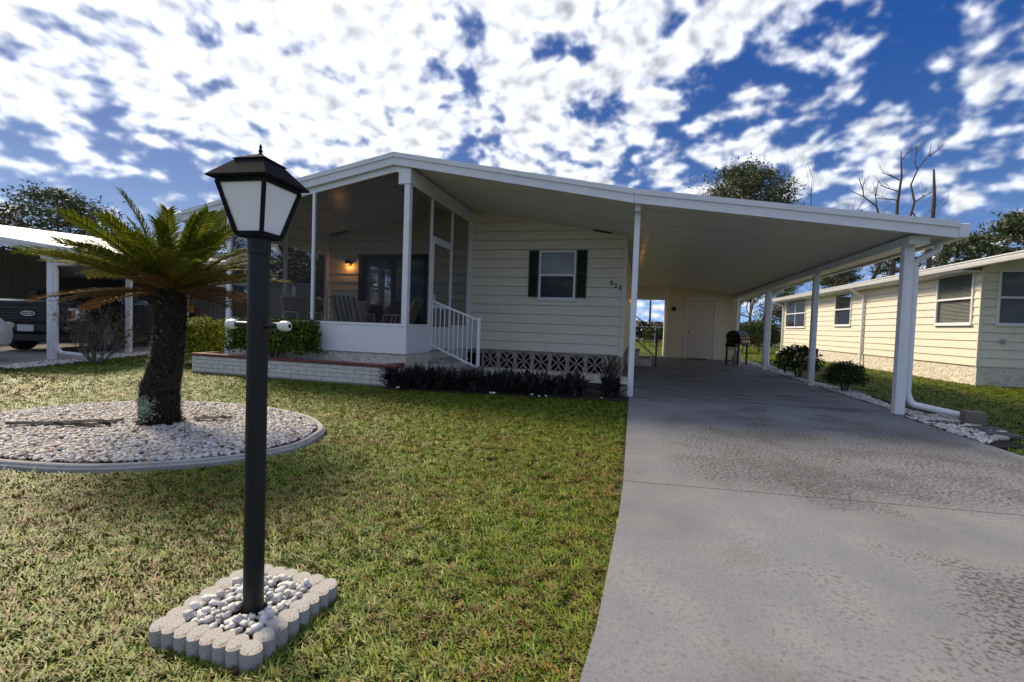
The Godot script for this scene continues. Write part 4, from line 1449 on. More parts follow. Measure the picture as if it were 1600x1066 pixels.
# one feather frond along +x, rising at e0 and bending down by droop
func frond(sd: int, length: float, e0: float, droop: float, tones: Array, count: int) -> ArrayMesh:
	var r := RandomNumberGenerator.new()
	r.seed = sd
	var b := MB.new()
	b.colored = true
	var pts: Array = []
	var p := Vector3.ZERO
	var n := 16
	var dirs: Array = []
	for i in n + 1:
		var t := float(i) / n
		var a := e0 - droop * t * t
		var d := Vector3(cos(a), sin(a), 0.06 * sin(t * 3.0 + sd))
		pts.append(p)
		dirs.append(d.normalized())
		p += d * length / n
	var rad: Array = []
	for i in n + 1:
		rad.append(lerpf(0.011, 0.002, float(i) / n))
	b.tint(tones[2])
	b.tube(pts, rad, 5, false)
	for side in [-1.0, 1.0]:
		for i in count:
			var t := 0.10 + 0.90 * (i + r.randf() * 0.6) / count
			t = minf(t, 0.995)
			var fi := t * n
			var k := mini(int(fi), n - 1)
			var o: Vector3 = pts[k].lerp(pts[k + 1], fi - k)
			var d: Vector3 = dirs[k]
			var up := Vector3(-d.y, d.x, 0).normalized()
			var sw := Vector3(0, 0, side)
			var ll := length * 0.19 * (0.35 + 0.65 * pow(sin(PI * clampf(0.12 + t * 0.80, 0.0, 1.0)), 0.7)) * r.randf_range(0.85, 1.1)
			var ld := (sw * r.randf_range(0.72, 0.9) + d * lerpf(0.45, 1.1, t) + up * r.randf_range(0.10, 0.38)).normalized()
			var wd := ld.cross(up).normalized() * 0.0056
			var tip := o + ld * ll - up * ll * r.randf_range(0.05, 0.22)
			var mid := o + ld * ll * 0.5 + up * ll * 0.03
			var c: Color = tones[0].lerp(tones[1], clampf(r.randf_range(-0.2, 0.6) + (0.7 if r.randf() < 0.10 else 0.0) + (1.0 - t) * 0.18, 0.0, 1.0))
			# leaflets by the stalk have yellowed
			if t < 0.34 and r.randf() < 0.55 - t:
				c = tones[3]
			b.col = c
			var nn := up
			b.tri_n(o - wd * 0.6, o + wd * 0.6, mid + wd, nn, nn, nn)
			b.tri_n(o - wd * 0.6, mid + wd, mid - wd, nn, nn, nn)
			b.tri_n(mid - wd, mid + wd, tip, nn, nn, nn)
	return b.mesh(M.palm_leaf)

func palm() -> void:
	M.palm_leaf = vcol_mat(0.75, 0.8)
	M.palm_leaf.metallic_specular = 0.2
	var t := thing("sago_palm", "stout sago palm with dark shaggy trunk and feathery green fronds", "palm", Vector3(-4.2, 0, -3.27))
	var path := [Vector3(0.0, -0.05, 0), Vector3(-0.01, 0.06, 0), Vector3(-0.02, 0.2, 0), Vector3(-0.015, 0.34, 0), Vector3(0.04, 0.5, 0), Vector3(0.075, 0.66, 0), Vector3(0.09, 0.85, 0), Vector3(0.10, 1.02, 0), Vector3(0.105, 1.16, 0), Vector3(0.11, 1.26, 0)]
	var rad := [0.152, 0.152, 0.155, 0.152, 0.136, 0.124, 0.121, 0.123, 0.12, 0.08]
	var tr := MB.new()
	tr.tube(path, rad, 22)
	part("trunk", tr, M.palm_bark, t)
	# old leaf bases, a shaggy coat of blunt scales
	var sc := MB.new()
	sc.colored = true
	for i in 2600:
		var f := rng.randf()
		var fi := f * (path.size() - 2)
		var k := int(fi)
		var ctr: Vector3 = path[k].lerp(path[k + 1], fi - k)
		var rr := lerpf(rad[k], rad[k + 1], fi - k)
		var a := rng.randf() * TAU
		var d := Vector3(cos(a), 0, sin(a))
		var o := ctr + d * (rr - 0.006)
		var len := rng.randf_range(0.018, 0.05)
		var w := rng.randf_range(0.006, 0.014)
		var s := Vector3(-sin(a), 0, cos(a))
		var up := (Vector3.UP * rng.randf_range(0.1, 1.0) + d * rng.randf_range(0.25, 0.9) + s * rng.randf_range(-0.3, 0.3)).normalized()
		var v := rng.randf()
		var tone := Color(0.022, 0.015, 0.011).lerp(Color(0.055, 0.04, 0.03), v)
		if rng.randf() < 0.045:
			tone = Color(0.20, 0.17, 0.14)
		if ctr.y < 0.62 and rng.randf() < 0.10:
			tone = Color(0.05, 0.065, 0.02)
		# pale lichen patch low on the trunk
		var lich := Vector2(a - 1.45, (ctr.y - 0.16) * 6.0)
		if lich.length() < 0.55 and rng.randf() < 0.7:
			tone = Color(0.22, 0.30, 0.22)
		sc.col = tone
		var tip := o + up * len
		var nn := (d + Vector3.UP * 0.3).normalized()
		sc.tri(o - s * w, o + s * w, tip + s * w * 0.5, d)
		sc.tri(o - s * w, tip + s * w * 0.5, tip - s * w * 0.5, d)
		sc.tri(tip - s * w * 0.5, tip + s * w * 0.5, o - d * 0.01 + Vector3.UP * len * 0.6, Vector3.UP)
	part("leaf_bases", sc, M.pebble, t).set_meta("kind", "stuff")
	var lc := MB.new()
	lc.colored = true
	for i in 260:
		var a := 1.45 + rng.randfn(0.0, 0.26)
		var y := 0.17 + rng.randfn(0.0, 0.055)
		var d := Vector3(cos(a), 0, sin(a))
		var o := Vector3(-0.018, y, 0) + d * rng.randf_range(0.152, 0.168)
		lc.col = Color(0.24, 0.33, 0.25) * rng.randf_range(0.75, 1.15)
		lc.box(o, Vector3(0.014, 0.014, 0.005) * rng.randf_range(0.6, 1.2), 0.0, Basis(Vector3.UP, PI / 2 - a) * Basis(Vector3(0, 0, 1), rng.randf() * 3.0))
	part("lichen", lc, M.pebble, t).set_meta("kind", "stuff")
	# crown wool and cut stalks
	var cw := MB.new()
	cw.colored = true
	for i in 520:
		var a := rng.randf() * TAU
		var el := rng.randf_range(-0.3, 1.2)
		var d := Vector3(cos(a) * cos(el), sin(el), sin(a) * cos(el))
		var o := Vector3(0.11, 1.24, 0) + d * rng.randf_range(0.03, 0.12)
		cw.col = Color(0.14, 0.075, 0.035).lerp(Color(0.26, 0.17, 0.09), rng.randf())
		var s := d.cross(Vector3(0.3, 1, 0.2)).normalized() * rng.randf_range(0.003, 0.007)
		var tip := o + d * rng.randf_range(0.05, 0.15) + Vector3(0, rng.randf_range(-0.02, 0.03), 0)
		cw.tri(o - s, o + s, tip)
	part("crown_wool", cw, M.pebble, t).set_meta("kind", "stuff")
	var green := [Color(0.09, 0.13, 0.014), Color(0.26, 0.25, 0.03), Color(0.14, 0.13, 0.03), Color(0.36, 0.23, 0.02)]
	var olive := [Color(0.14, 0.17, 0.018), Color(0.20, 0.14, 0.03), Color(0.20, 0.14, 0.05), Color(0.30, 0.16, 0.03)]
	var brown := [Color(0.15, 0.07, 0.03), Color(0.11, 0.09, 0.022), Color(0.17, 0.10, 0.05), Color(0.22, 0.11, 0.04)]
	var rings := [[10, 0.9, 1.2, 0.35, 0.66, 0.80, green], [15, 0.56, 0.88, 0.5, 0.74, 0.94, green], [15, 0.28, 0.56, 0.42, 0.80, 0.98, green], [12, 0.08, 0.28, 0.34, 0.78, 0.98, olive], [9, -0.16, 0.08, 0.30, 0.72, 0.92, brown]]
	var id := 0
	for rg in rings:
		var kinds: Array = []
		for k in 4:
			kinds.append(frond(100 + id * 7 + k, rng.randf_range(rg[4], rg[5]), rng.randf_range(rg[1], rg[2]), rg[3] * rng.randf_range(0.8, 1.2), rg[6], 78))
		for k in rg[0]:
			var o := part("frond", kinds[k % 4], null, t)
			var a: float = TAU * (k + rng.randf_range(-0.3, 0.3)) / rg[0] + id * 0.6
			o.basis = Basis(Vector3.UP, a) * Basis(Vector3.RIGHT, rng.randf_range(-0.5, 0.5)) * Basis(Vector3(0, 0, 1), rng.randf_range(-0.16, 0.16))
			o.position = Vector3(0.11 + cos(a) * 0.06, 1.22 + 0.03 * (4 - id) * 0.5, -sin(a) * 0.06)
		id += 1

# ---------------------------------------------------------------- plants
func blade_leaf(b: MB, o: Vector3, d: Vector3, up: Vector3, length: float, width: float, bend: float) -> void:
	var s := d.cross(up).normalized() * width * 0.5
	var m := o + d * length * 0.5 + up * bend * length * 0.35
	var tip := o + d * length - Vector3.UP * maxf(0.0, 0.2 - bend) * length * 0.6
	var fold := up * width * 0.22
	b.tri(o - s * 0.6, o, m - s + fold)
	b.tri(o, m - fold * 0.2, m - s + fold)
	b.tri(o, o + s * 0.6, m + s + fold)
	b.tri(o, m + s + fold, m - fold * 0.2)
	b.tri(m - s + fold, m - fold * 0.2, tip)
	b.tri(m - fold * 0.2, m + s + fold, tip)

func rosette(sd: int, h: float, spread: float, n: int, tones: Array, width: float) -> ArrayMesh:
	var r := RandomNumberGenerator.new()
	r.seed = sd
	var b := MB.new()
	b.colored = true
	for k in n:
		var a := r.randf() * TAU
		var el := r.randf_range(0.15, 1.45)
		var hub := Vector3(r.randf_range(-1, 1) * spread * 0.45, r.randf_range(0.0, 0.45) * h, r.randf_range(-1, 1) * spread * 0.45)
		var d := Vector3(cos(a) * cos(el), sin(el), sin(a) * cos(el))
		var up := Vector3(-cos(a) * sin(el), cos(el), -sin(a) * sin(el))
		b.col = tones[0].lerp(tones[1], r.randf()) if r.randf() < 0.8 else tones[2]
		blade_leaf(b, hub, d, up, r.randf_range(0.6, 1.0) * h * 0.72, width * r.randf_range(0.8, 1.2), r.randf_range(-0.1, 0.25))
	return b.mesh(M.dull_leaf)

# leaves scattered in a lumpy shell; shape 0 ball, 1 clipped box
func bush_mesh(sd: int, size: Vector3, n: int, leaf: float, tones: Array, box: float, m: Material) -> ArrayMesh:
	var r := RandomNumberGenerator.new()
	r.seed = sd
	var f := noise(sd, 1.6, 3)
	var b := MB.new()
	b.colored = true
	for k in n:
		var d := Vector3(r.randfn(), r.randfn(), r.randfn()).normalized()
		if d.y < -0.5:
			d.y = -d.y
		var bx := d / maxf(absf(d.x), maxf(absf(d.y), absf(d.z)))
		var dir := d.lerp(bx, box)
		var rad := 0.5 * (1.0 + 0.28 * f.get_noise_3dv(d * 1.3 + Vector3(sd, 0, 0))) * pow(r.randf_range(0.25, 1.0), 0.4)
		var p := Vector3(dir.x * size.x, dir.y * size.y, dir.z * size.z) * rad
		p.y += size.y * 0.5
		if p.y < 0.01:
			p.y = r.randf() * 0.1 * size.y
		var g := (d + Vector3(r.randfn(), r.randfn(), r.randfn()) * 0.65 + Vector3.UP * 0.3).normalized()
		var s := g.cross(Vector3(r.randfn(), r.randfn(), r.randfn())).normalized()
		var w := s.cross(g).normalized()
		var l := leaf * r.randf_range(0.7, 1.3)
		var age := clampf(r.randfn() * 0.35 + 0.4, 0.0, 1.0)
		b.col = tones[0].lerp(tones[1], age) if r.randf() < 0.9 else tones[2]
		var tip := p + w * l
		b.tri_n(p, p + w * l * 0.45 + s * l * 0.28, tip, g, g, g)
		b.tri_n(p, tip, p + w * l * 0.45 - s * l * 0.28, g, g, g)
	return b.mesh(m)

func shrub(called: String, label: String, at: Vector3, size: Vector3, n: int, leaf: float, tones: Array, box: float, sd: int, group: String = "") -> Node3D:
	var t := thing(called, label, "shrub", at, 0.0, group)
	part("foliage", bush_mesh(sd, size, n, leaf, tones, box, M.leaf), null, t)
	var st := MB.new()
	for k in 5:
		var a := k * 1.26
		st.tube([Vector3(cos(a) * 0.03, -0.03, sin(a) * 0.03), Vector3(cos(a) * size.x * 0.12, size.y * 0.4, sin(a) * size.z * 0.12), Vector3(cos(a) * size.x * 0.25, size.y * 0.75, sin(a) * size.z * 0.25)], [0.016, 0.011, 0.005], 5)
	part("stem", st, M.dead_wood, t)
	return t

func branchy(b: MB, r: RandomNumberGenerator, o: Vector3, d: Vector3, length: float, rad: float, depth: int, wild: float, ends: Array) -> void:
	var pts := [o]
	var rs := [rad]
	var p := o
	var dd := d
	var seg := 4
	for i in seg:
		dd = (dd + Vector3(r.randfn(), r.randfn() * 0.6, r.randfn()) * wild * 0.35 + Vector3.UP * 0.05).normalized()
		p += dd * length / seg
		pts.append(p)
		rs.append(rad * lerpf(1.0, 0.5, float(i + 1) / seg))
	b.tube(pts, rs, 6 if rad > 0.05 else 4, false)
	ends.append(p)
	if depth <= 0:
		return
	for k in r.randi_range(2, 3):
		var at := r.randf_range(0.45, 1.0)
		var idx := clampi(int(at * seg), 1, seg)
		var nd := (dd + Vector3(r.randfn(), r.randfn() * 0.5 + 0.15, r.randfn()) * wild).normalized()
		branchy(b, r, pts[idx], nd, length * r.randf_range(0.55, 0.8), rs[idx] * 0.62, depth - 1, wild, ends)

func beds() -> void:
	# oyster plants along the front bed
	var tones := [Color(0.022, 0.016, 0.020), Color(0.058, 0.027, 0.042), Color(0.028, 0.044, 0.020)]
	var kinds: Array = []
	for k in 5:
		kinds.append(rosette(200 + k, 0.36, 0.20, 120, tones, 0.042))
	var n := 13
	for i in n:
		var f := float(i) / (n - 1)
		var x := lerpf(-3.62, -0.62, f)
		var z := lerpf(-6.42, -6.95, f)
		if i == n - 1:
			x = -0.36
			z = -7.05
		var t := thing("oyster_plant", "dark purple leafed clump in the row before the breeze blocks" if i < n - 1 else "last dark purple clump beside the carport's front post", "plant", Vector3(x, 0.0, z), rng.randf() * TAU, "dark purple plants along the front bed")
		part("leaves", kinds[i % 5], null, t)
		t.scale = Vector3.ONE * rng.randf_range(1.0, 1.2)
		if i % 2 == 0 and i < n - 2:
			var t2 := thing("oyster_plant", "dark purple leafed clump in the second row before the breeze blocks", "plant", Vector3(x + 0.15, 0.0, z - 0.36), rng.randf() * TAU, "dark purple plants in the second row")
			part("leaves", kinds[(i + 2) % 5], null, t2)
	var s := MB.new()
	s.prism(PackedVector2Array([Vector2(-3.72, -6.3), Vector2(-0.14, -6.85), Vector2(-0.14, -8.8), Vector2(-3.72, -8.0)]), Vector3(0, 0.0, 0), Vector3.RIGHT, Vector3(0, 0, 1), Vector3(0, -0.04, 0))
	tag(part("bed_soil", s, M.soil), "dark soil of the front bed", "soil", "", "structure")
	# raised strip of white rock before the skirt
	var k := MB.new()
	k.span(Vector3(-3.0, -0.02, -8.92), Vector3(-0.16, 0.13, -8.80), 0.012)
	tag(part("garden_curb", k, M.stucco), "low tan concrete curb behind the purple plants", "curb")
	var fl := MB.new()
	fl.span(Vector3(-3.7, -0.02, -9.86), Vector3(-0.34, 0.03, -8.925))
	tag(part("rock_bed", fl, M.soil), "soil under the white rock strip", "soil", "", "structure")
	gravel("white rock strip along the breeze block skirt", -3.3, -0.36, -9.84, -8.93, 5200, Vector2(0.03, 0.05), 0.05, func(_x: float, _z: float) -> bool: return true, 0.75)
	gravel("few white rocks in front of the purple plants", -3.5, -0.4, -6.85, -6.1, 50, Vector2(0.03, 0.06), 0.012, func(x: float, z: float) -> bool: return absf(z - lerpf(-6.22, -6.72, (x + 3.5) / 3.1)) < 0.06, 0.6)
	# speckled croton by the post
	var cr := thing("croton", "small brown and pink speckled plant at the skirt's end", "plant", Vector3(-0.5, 0.1, -8.95))
	part("leaves", rosette(231, 0.46, 0.22, 90, [Color(0.07, 0.035, 0.02), Color(0.24, 0.15, 0.10), Color(0.50, 0.40, 0.32)], 0.045), null, cr)
	var g1 := [Color(0.035, 0.07, 0.010), Color(0.11, 0.17, 0.02), Color(0.28, 0.27, 0.03)]
	var y1 := [Color(0.08, 0.12, 0.010), Color(0.26, 0.27, 0.012), Color(0.42, 0.36, 0.02)]
	shrub("clipped_shrub", "clipped green shrub growing in the brick planter", Vector3(-6.2, 0.28, -6.84), Vector3(1.75, 0.68, 0.62), 15000, 0.055, g1, 0.85, 241)
	shrub("golden_hedge", "yellow green hedge left of the brick planter", Vector3(-8.75, 0.0, -7.55), Vector3(1.35, 0.92, 0.95), 13000, 0.052, y1, 0.75, 242)
	# bare twiggy shrub by the left carport
	var bt := thing("bare_shrub", "leafless twiggy shrub beside the neighbour's downspout", "shrub", Vector3(-10.35, 0.0, -6.75))
	var b := MB.new()
	b.colored = true
	b.tint(Color(0.17, 0.14, 0.12))
	var r := RandomNumberGenerator.new()
	r.seed = 251
	var ends: Array = []
	for i in 22:
		var a := r.randf() * TAU
		b.col = Color(0.15, 0.125, 0.105).lerp(Color(0.24, 0.21, 0.19), r.randf())
		branchy(b, r, Vector3(cos(a) * 0.08, -0.02, sin(a) * 0.08), Vector3(cos(a) * 0.6, 0.95, sin(a) * 0.6).normalized(), r.randf_range(0.5, 0.75), 0.013, 3, 0.42, ends)
	part("twigs", b, M.twig, bt)
	var lf := MB.new()
	lf.colored = true
	for e in ends:
		for i in 2:
			lf.col = Color(0.10, 0.085, 0.03).lerp(Color(0.16, 0.09, 0.05), r.randf())
			var d := Vector3(r.randfn(), r.randfn(), r.randfn()).normalized()
			blade_leaf(lf, e, d, d.cross(Vector3(0.3, 0.5, 0.8)).normalized(), 0.045, 0.02, 0.1)
	part("dry_leaves", lf, M.dull_leaf, bt).set_meta("kind", "stuff")

# ---------------------------------------------------------------- right of the driveway
func right_side() -> void:
	var s := MB.new()
	s.prism(PackedVector2Array([Vector2(3.37, -5.6), Vector2(3.75, -5.75), Vector2(4.05, -7.4), Vector2(3.98, -19.0), Vector2(3.37, -19.0)]), Vector3(0, -0.012, 0), Vector3.RIGHT, Vector3(0, 0, 1), Vector3(0, -0.03, 0))
	tag(part("bed_soil", s, M.soil), "dark soil strip along the carport's edge", "soil", "", "structure")
	gravel("white gravel strip along the right edge of the carport slab", 3.40, 4.05, -18.6, -5.75, 8000, Vector2(0.022, 0.045), 0.0, func(x: float, z: float) -> bool: return (x < 3.86 + 0.1 * sin(z * 1.7) or z > -7.6) and (x > 3.53 or z > -7.2) and (z < -6.2 or x < 3.40 + (-z - 5.7) * 0.9) and not (x > 3.62 and z > -7.05 and x < 4.3 and z < -6.9), 0.35)
	var dk := MB.new()
	dk.box(Vector3.ZERO, Vector3(0.20, 0.16, 0.19), 0.008)
	var o := part("concrete_block", dk, M.block)
	o.position = Vector3(4.03, 0.075, -7.02)
	o.rotation.y = -0.25
	tag(o, "brown grey concrete block holding down the downspout's end", "block")
	var flat := [[Vector3(3.92, 0.0, -6.62), Vector3(0.42, 0.05, 0.20), 0.35, "dark flat stone beside the concrete block"], [Vector3(3.88, 0.0, -6.30), Vector3(0.30, 0.05, 0.24), -0.2, "dark sunken stone at the driveway's edge"], [Vector3(3.72, 0.012, -6.05), Vector3(0.13, 0.045, 0.10), 0.5, "small pale stone at the end of the gravel strip"], [Vector3(3.66, 0.004, -6.85), Vector3(0.34, 0.035, 0.10), -0.1, "thin grey paver under the downspout"]]
	var i := 0
	for f in flat:
		var b := MB.new()
		b.box(Vector3.ZERO, f[1], 0.014)
		var q := part("flat_stone", b, M.edging if i == 2 else M.dark_stone)
		q.position = f[0]
		q.rotation.y = f[2]
		tag(q, f[3], "stone")
		i += 1
	var dkg := [Color(0.018, 0.030, 0.010), Color(0.045, 0.062, 0.018), Color(0.09, 0.085, 0.03)]
	shrub("round_shrub", "small dense round shrub by the carport's second post", Vector3(3.74, -0.02, -9.95), Vector3(0.68, 0.58, 0.62), 4200, 0.035, dkg, 0.15, 261)
	shrub("loose_shrub", "loose broad leafed shrub between the carport posts", Vector3(3.72, -0.02, -12.5), Vector3(1.0, 0.80, 0.9), 1500, 0.085, [Color(0.02, 0.038, 0.012), Color(0.06, 0.09, 0.02), Color(0.16, 0.11, 0.05)], 0.1, 262)

func grill() -> void:
	var t := thing("gas_grill", "black gas grill with domed lid and folded side shelf beside the shed", "grill", Vector3(3.05, 0, -16.2), 0.95)
	var l := MB.new()
	var prof := PackedVector2Array()
	for k in 13:
		var a := PI * k / 12.0
		prof.append(Vector2(cos(a) * 0.24, sin(a) * 0.25 + 0.84))
	l.prism(prof, Vector3(-0.31, 0, 0), Vector3(0, 0, 1), Vector3.UP, Vector3(0.62, 0, 0))
	part("lid", l, M.hood_black, t)
	var h := MB.new()
	h.tube([Vector3(-0.2, 0.92, 0.23), Vector3(-0.2, 0.92, 0.285), Vector3(0.2, 0.92, 0.285), Vector3(0.2, 0.92, 0.23)], [0.012], 6)
	part("handle", h, M.hood_black, t)
	one("firebox", Vector3(-0.30, 0.66, -0.22), Vector3(0.30, 0.835, 0.22), M.hood_black, t, 0.02)
	one("control_panel", Vector3(-0.32, 0.70, 0.222), Vector3(0.32, 0.80, 0.26), M.hood_black, t, 0.008)
	for k in 3:
		var kn := MB.new()
		kn.lathe([Vector2(0, 0.03), Vector2(0.02, 0.028), Vector2(0.024, 0.0)], 10, Vector3(-0.18 + k * 0.18, 0.75, 0.26), Basis(Vector3.RIGHT, PI / 2))
		part("knob", kn, M.chrome, t)
	one("side_shelf", Vector3(-0.46, 0.56, -0.16), Vector3(-0.325, 0.68, 0.16), M.hood_black, t, 0.006)
	one("side_shelf", Vector3(0.325, 0.78, -0.18), Vector3(0.40, 0.81, 0.18), M.hood_black, t, 0.006)
	for sx in [-1.0, 1.0]:
		for sz in [-1.0, 1.0]:
			one("leg", Vector3(sx * 0.29 - 0.025, 0.0, sz * 0.18 - 0.025), Vector3(sx * 0.29 + 0.025, 0.66, sz * 0.18 + 0.025), M.hood_black, t, 0.004)
	one("lower_rail", Vector3(-0.27, 0.10, -0.20), Vector3(0.27, 0.14, -0.16), M.hood_black, t)
	one("lower_rail", Vector3(-0.27, 0.46, -0.20), Vector3(0.27, 0.52, -0.16), M.hood_black, t)
	var tk := thing("gas_tank", "grey white gas cylinder standing under the black grill", "gas tank", Vector3(3.06, 0.0, -16.16))
	var b := MB.new()
	b.lathe([Vector2(0.0, 0.36), Vector2(0.05, 0.355), Vector2(0.12, 0.32), Vector2(0.152, 0.26), Vector2(0.152, 0.12), Vector2(0.13, 0.06), Vector2(0.10, 0.04), Vector2(0.10, 0.0)], 20)
	part("cylinder", b, M.tank, tk)
	var cl := MB.new()
	cl.lathe([Vector2(0.10, 0.33), Vector2(0.10, 0.44), Vector2(0.094, 0.44), Vector2(0.094, 0.33)], 16)
	part("collar", cl, M.tank, tk)

# ---------------------------------------------------------------- home to the right
func right_home() -> void:
	var t := thing("neighbour_home", "sunlit cream lap sided home with white gutter right of the driveway", "house", Vector3(7.75, 0, -13.5), deg_to_rad(2.2))
	var sw := group_node("side_wall", t)
	# the side wall is laid out along its own length, then turned to face the driveway
	sw.basis = Basis(Vector3(0, 0, 1), Vector3.UP, Vector3(-1, 0, 0))
	var sh := [[-13.06, -10.60, 1.40, 2.68], [-7.55, -6.28, 1.46, 2.64], [-1.52, -0.24, 1.45, 2.67]]
	var y := 0.42
	var row := 0
	while y < 2.72:
		lap_cut(sw, M.siding if row % 3 != 1 else M.siding_b, -13.5, -7.9, y, y + 0.2, 0.0, sh)
		lap_cut(sw, M.siding if row % 3 != 2 else M.siding_b, -7.895, 0.0, y, y + 0.2, 0.0, sh)
		y += 0.2
		row += 1
	part("wall_core", holed_wall(-13.5, 0.0, 0.4, 2.95, -0.1, -0.03, sh), M.siding, sw)
	one("corner_trim", Vector3(0.001, 0.40, -0.028), Vector3(0.028, 2.75, 0.03), M.siding, sw)
	one("foundation", Vector3(0.01, -0.06, -13.5), Vector3(8.0, 0.405, -0.012), M.stucco, t, 0.0)
	var fw := group_node("front_wall", t)
	var fh := [[0.335, 1.865, 1.455, 2.665]]
	y = 0.42
	while y < 2.8:
		lap_cut(fw, M.siding_b, 0.032, 6.5, y, y + 0.2, 0.0, fh)
		y += 0.2
	part("wall_core", holed_wall(0.102, 8.0, 0.4, 3.0, -0.1, -0.03, fh), M.siding, fw)
	one("far_wall", Vector3(7.9, 0.4, -13.5), Vector3(8.0, 3.0, -0.102), M.siding, t, 0.0)
	one("back_wall", Vector3(0.1, 0.4, -13.5), Vector3(7.898, 3.0, -13.4), M.siding, t, 0.0)
	one("room_wall", Vector3(3.4, 0.406, -13.39), Vector3(3.5, 2.95, -0.103), M.room, t, 0.0)
	sash_window(t, Vector3(0.0, 1.42, -1.55), 1.34, 1.28, Vector3(0, 0, 1), Vector3(-1, 0, 0), 1, true)
	sash_window(t, Vector3(0.0, 1.43, -7.58), 1.33, 1.24, Vector3(0, 0, 1), Vector3(-1, 0, 0), 1, false)
	sash_window(t, Vector3(0.0, 1.37, -13.1), 2.55, 1.35, Vector3(0, 0, 1), Vector3(-1, 0, 0), 2, false)
	sash_window(t, Vector3(0.30, 1.42, 0.0), 1.6, 1.28, Vector3(1, 0, 0), Vector3(0, 0, 1), 2, true)
	one("outlet_cover", Vector3(0.40, 0.98, 0.012), Vector3(0.50, 1.08, 0.06), M.grey_metal, t)
	var roof := group_node("roof", t)
	var zf := 3.2
	var rs := MB.new()
	rs.prism(PackedVector2Array([Vector2(-0.42, 2.70), Vector2(3.7, 3.42), Vector2(8.3, 2.70), Vector2(8.3, 2.80), Vector2(3.7, 3.53), Vector2(-0.42, 2.80)]), Vector3(0, 0, zf), Vector3.RIGHT, Vector3.UP, Vector3(0, 0, -17.3))
	part("roof_sheet", rs, M.roof_top, roof)
	var gu := MB.new()
	gu.prism(PackedVector2Array([Vector2(-0.54, 2.83), Vector2(-0.52, 2.76), Vector2(-0.50, 2.71), Vector2(-0.422, 2.70), Vector2(-0.422, 2.83)]), Vector3(0, 0, zf), Vector3.RIGHT, Vector3.UP, Vector3(0, 0, -17.3))
	gu.span(Vector3(-0.552, 2.825, zf - 17.3), Vector3(-0.42, 2.85, zf), 0.004)
	part("gutter", gu, M.trim, roof)
	one("soffit", Vector3(-0.41, 2.66, -13.9), Vector3(0.0, 2.695, 0.0), M.ceiling, roof, 0.0)
	for s in [5.3, 13.42]:
		var d := MB.new()
		d.tube([Vector3(-0.46, 2.70, -s), Vector3(-0.44, 2.62, -s), Vector3(-0.12, 2.46, -s), Vector3(-0.07, 2.36, -s), Vector3(-0.07, 0.22, -s), Vector3(-0.10, 0.12, -s), Vector3(-0.32, 0.06, -s + 0.05)], [0.042], 10)
		part("downspout", d, M.trim, t)

# ---------------------------------------------------------------- carport, truck and car to the left
const LO := Vector3(-11.36, 0.0, -6.6)
const LT := 0.42

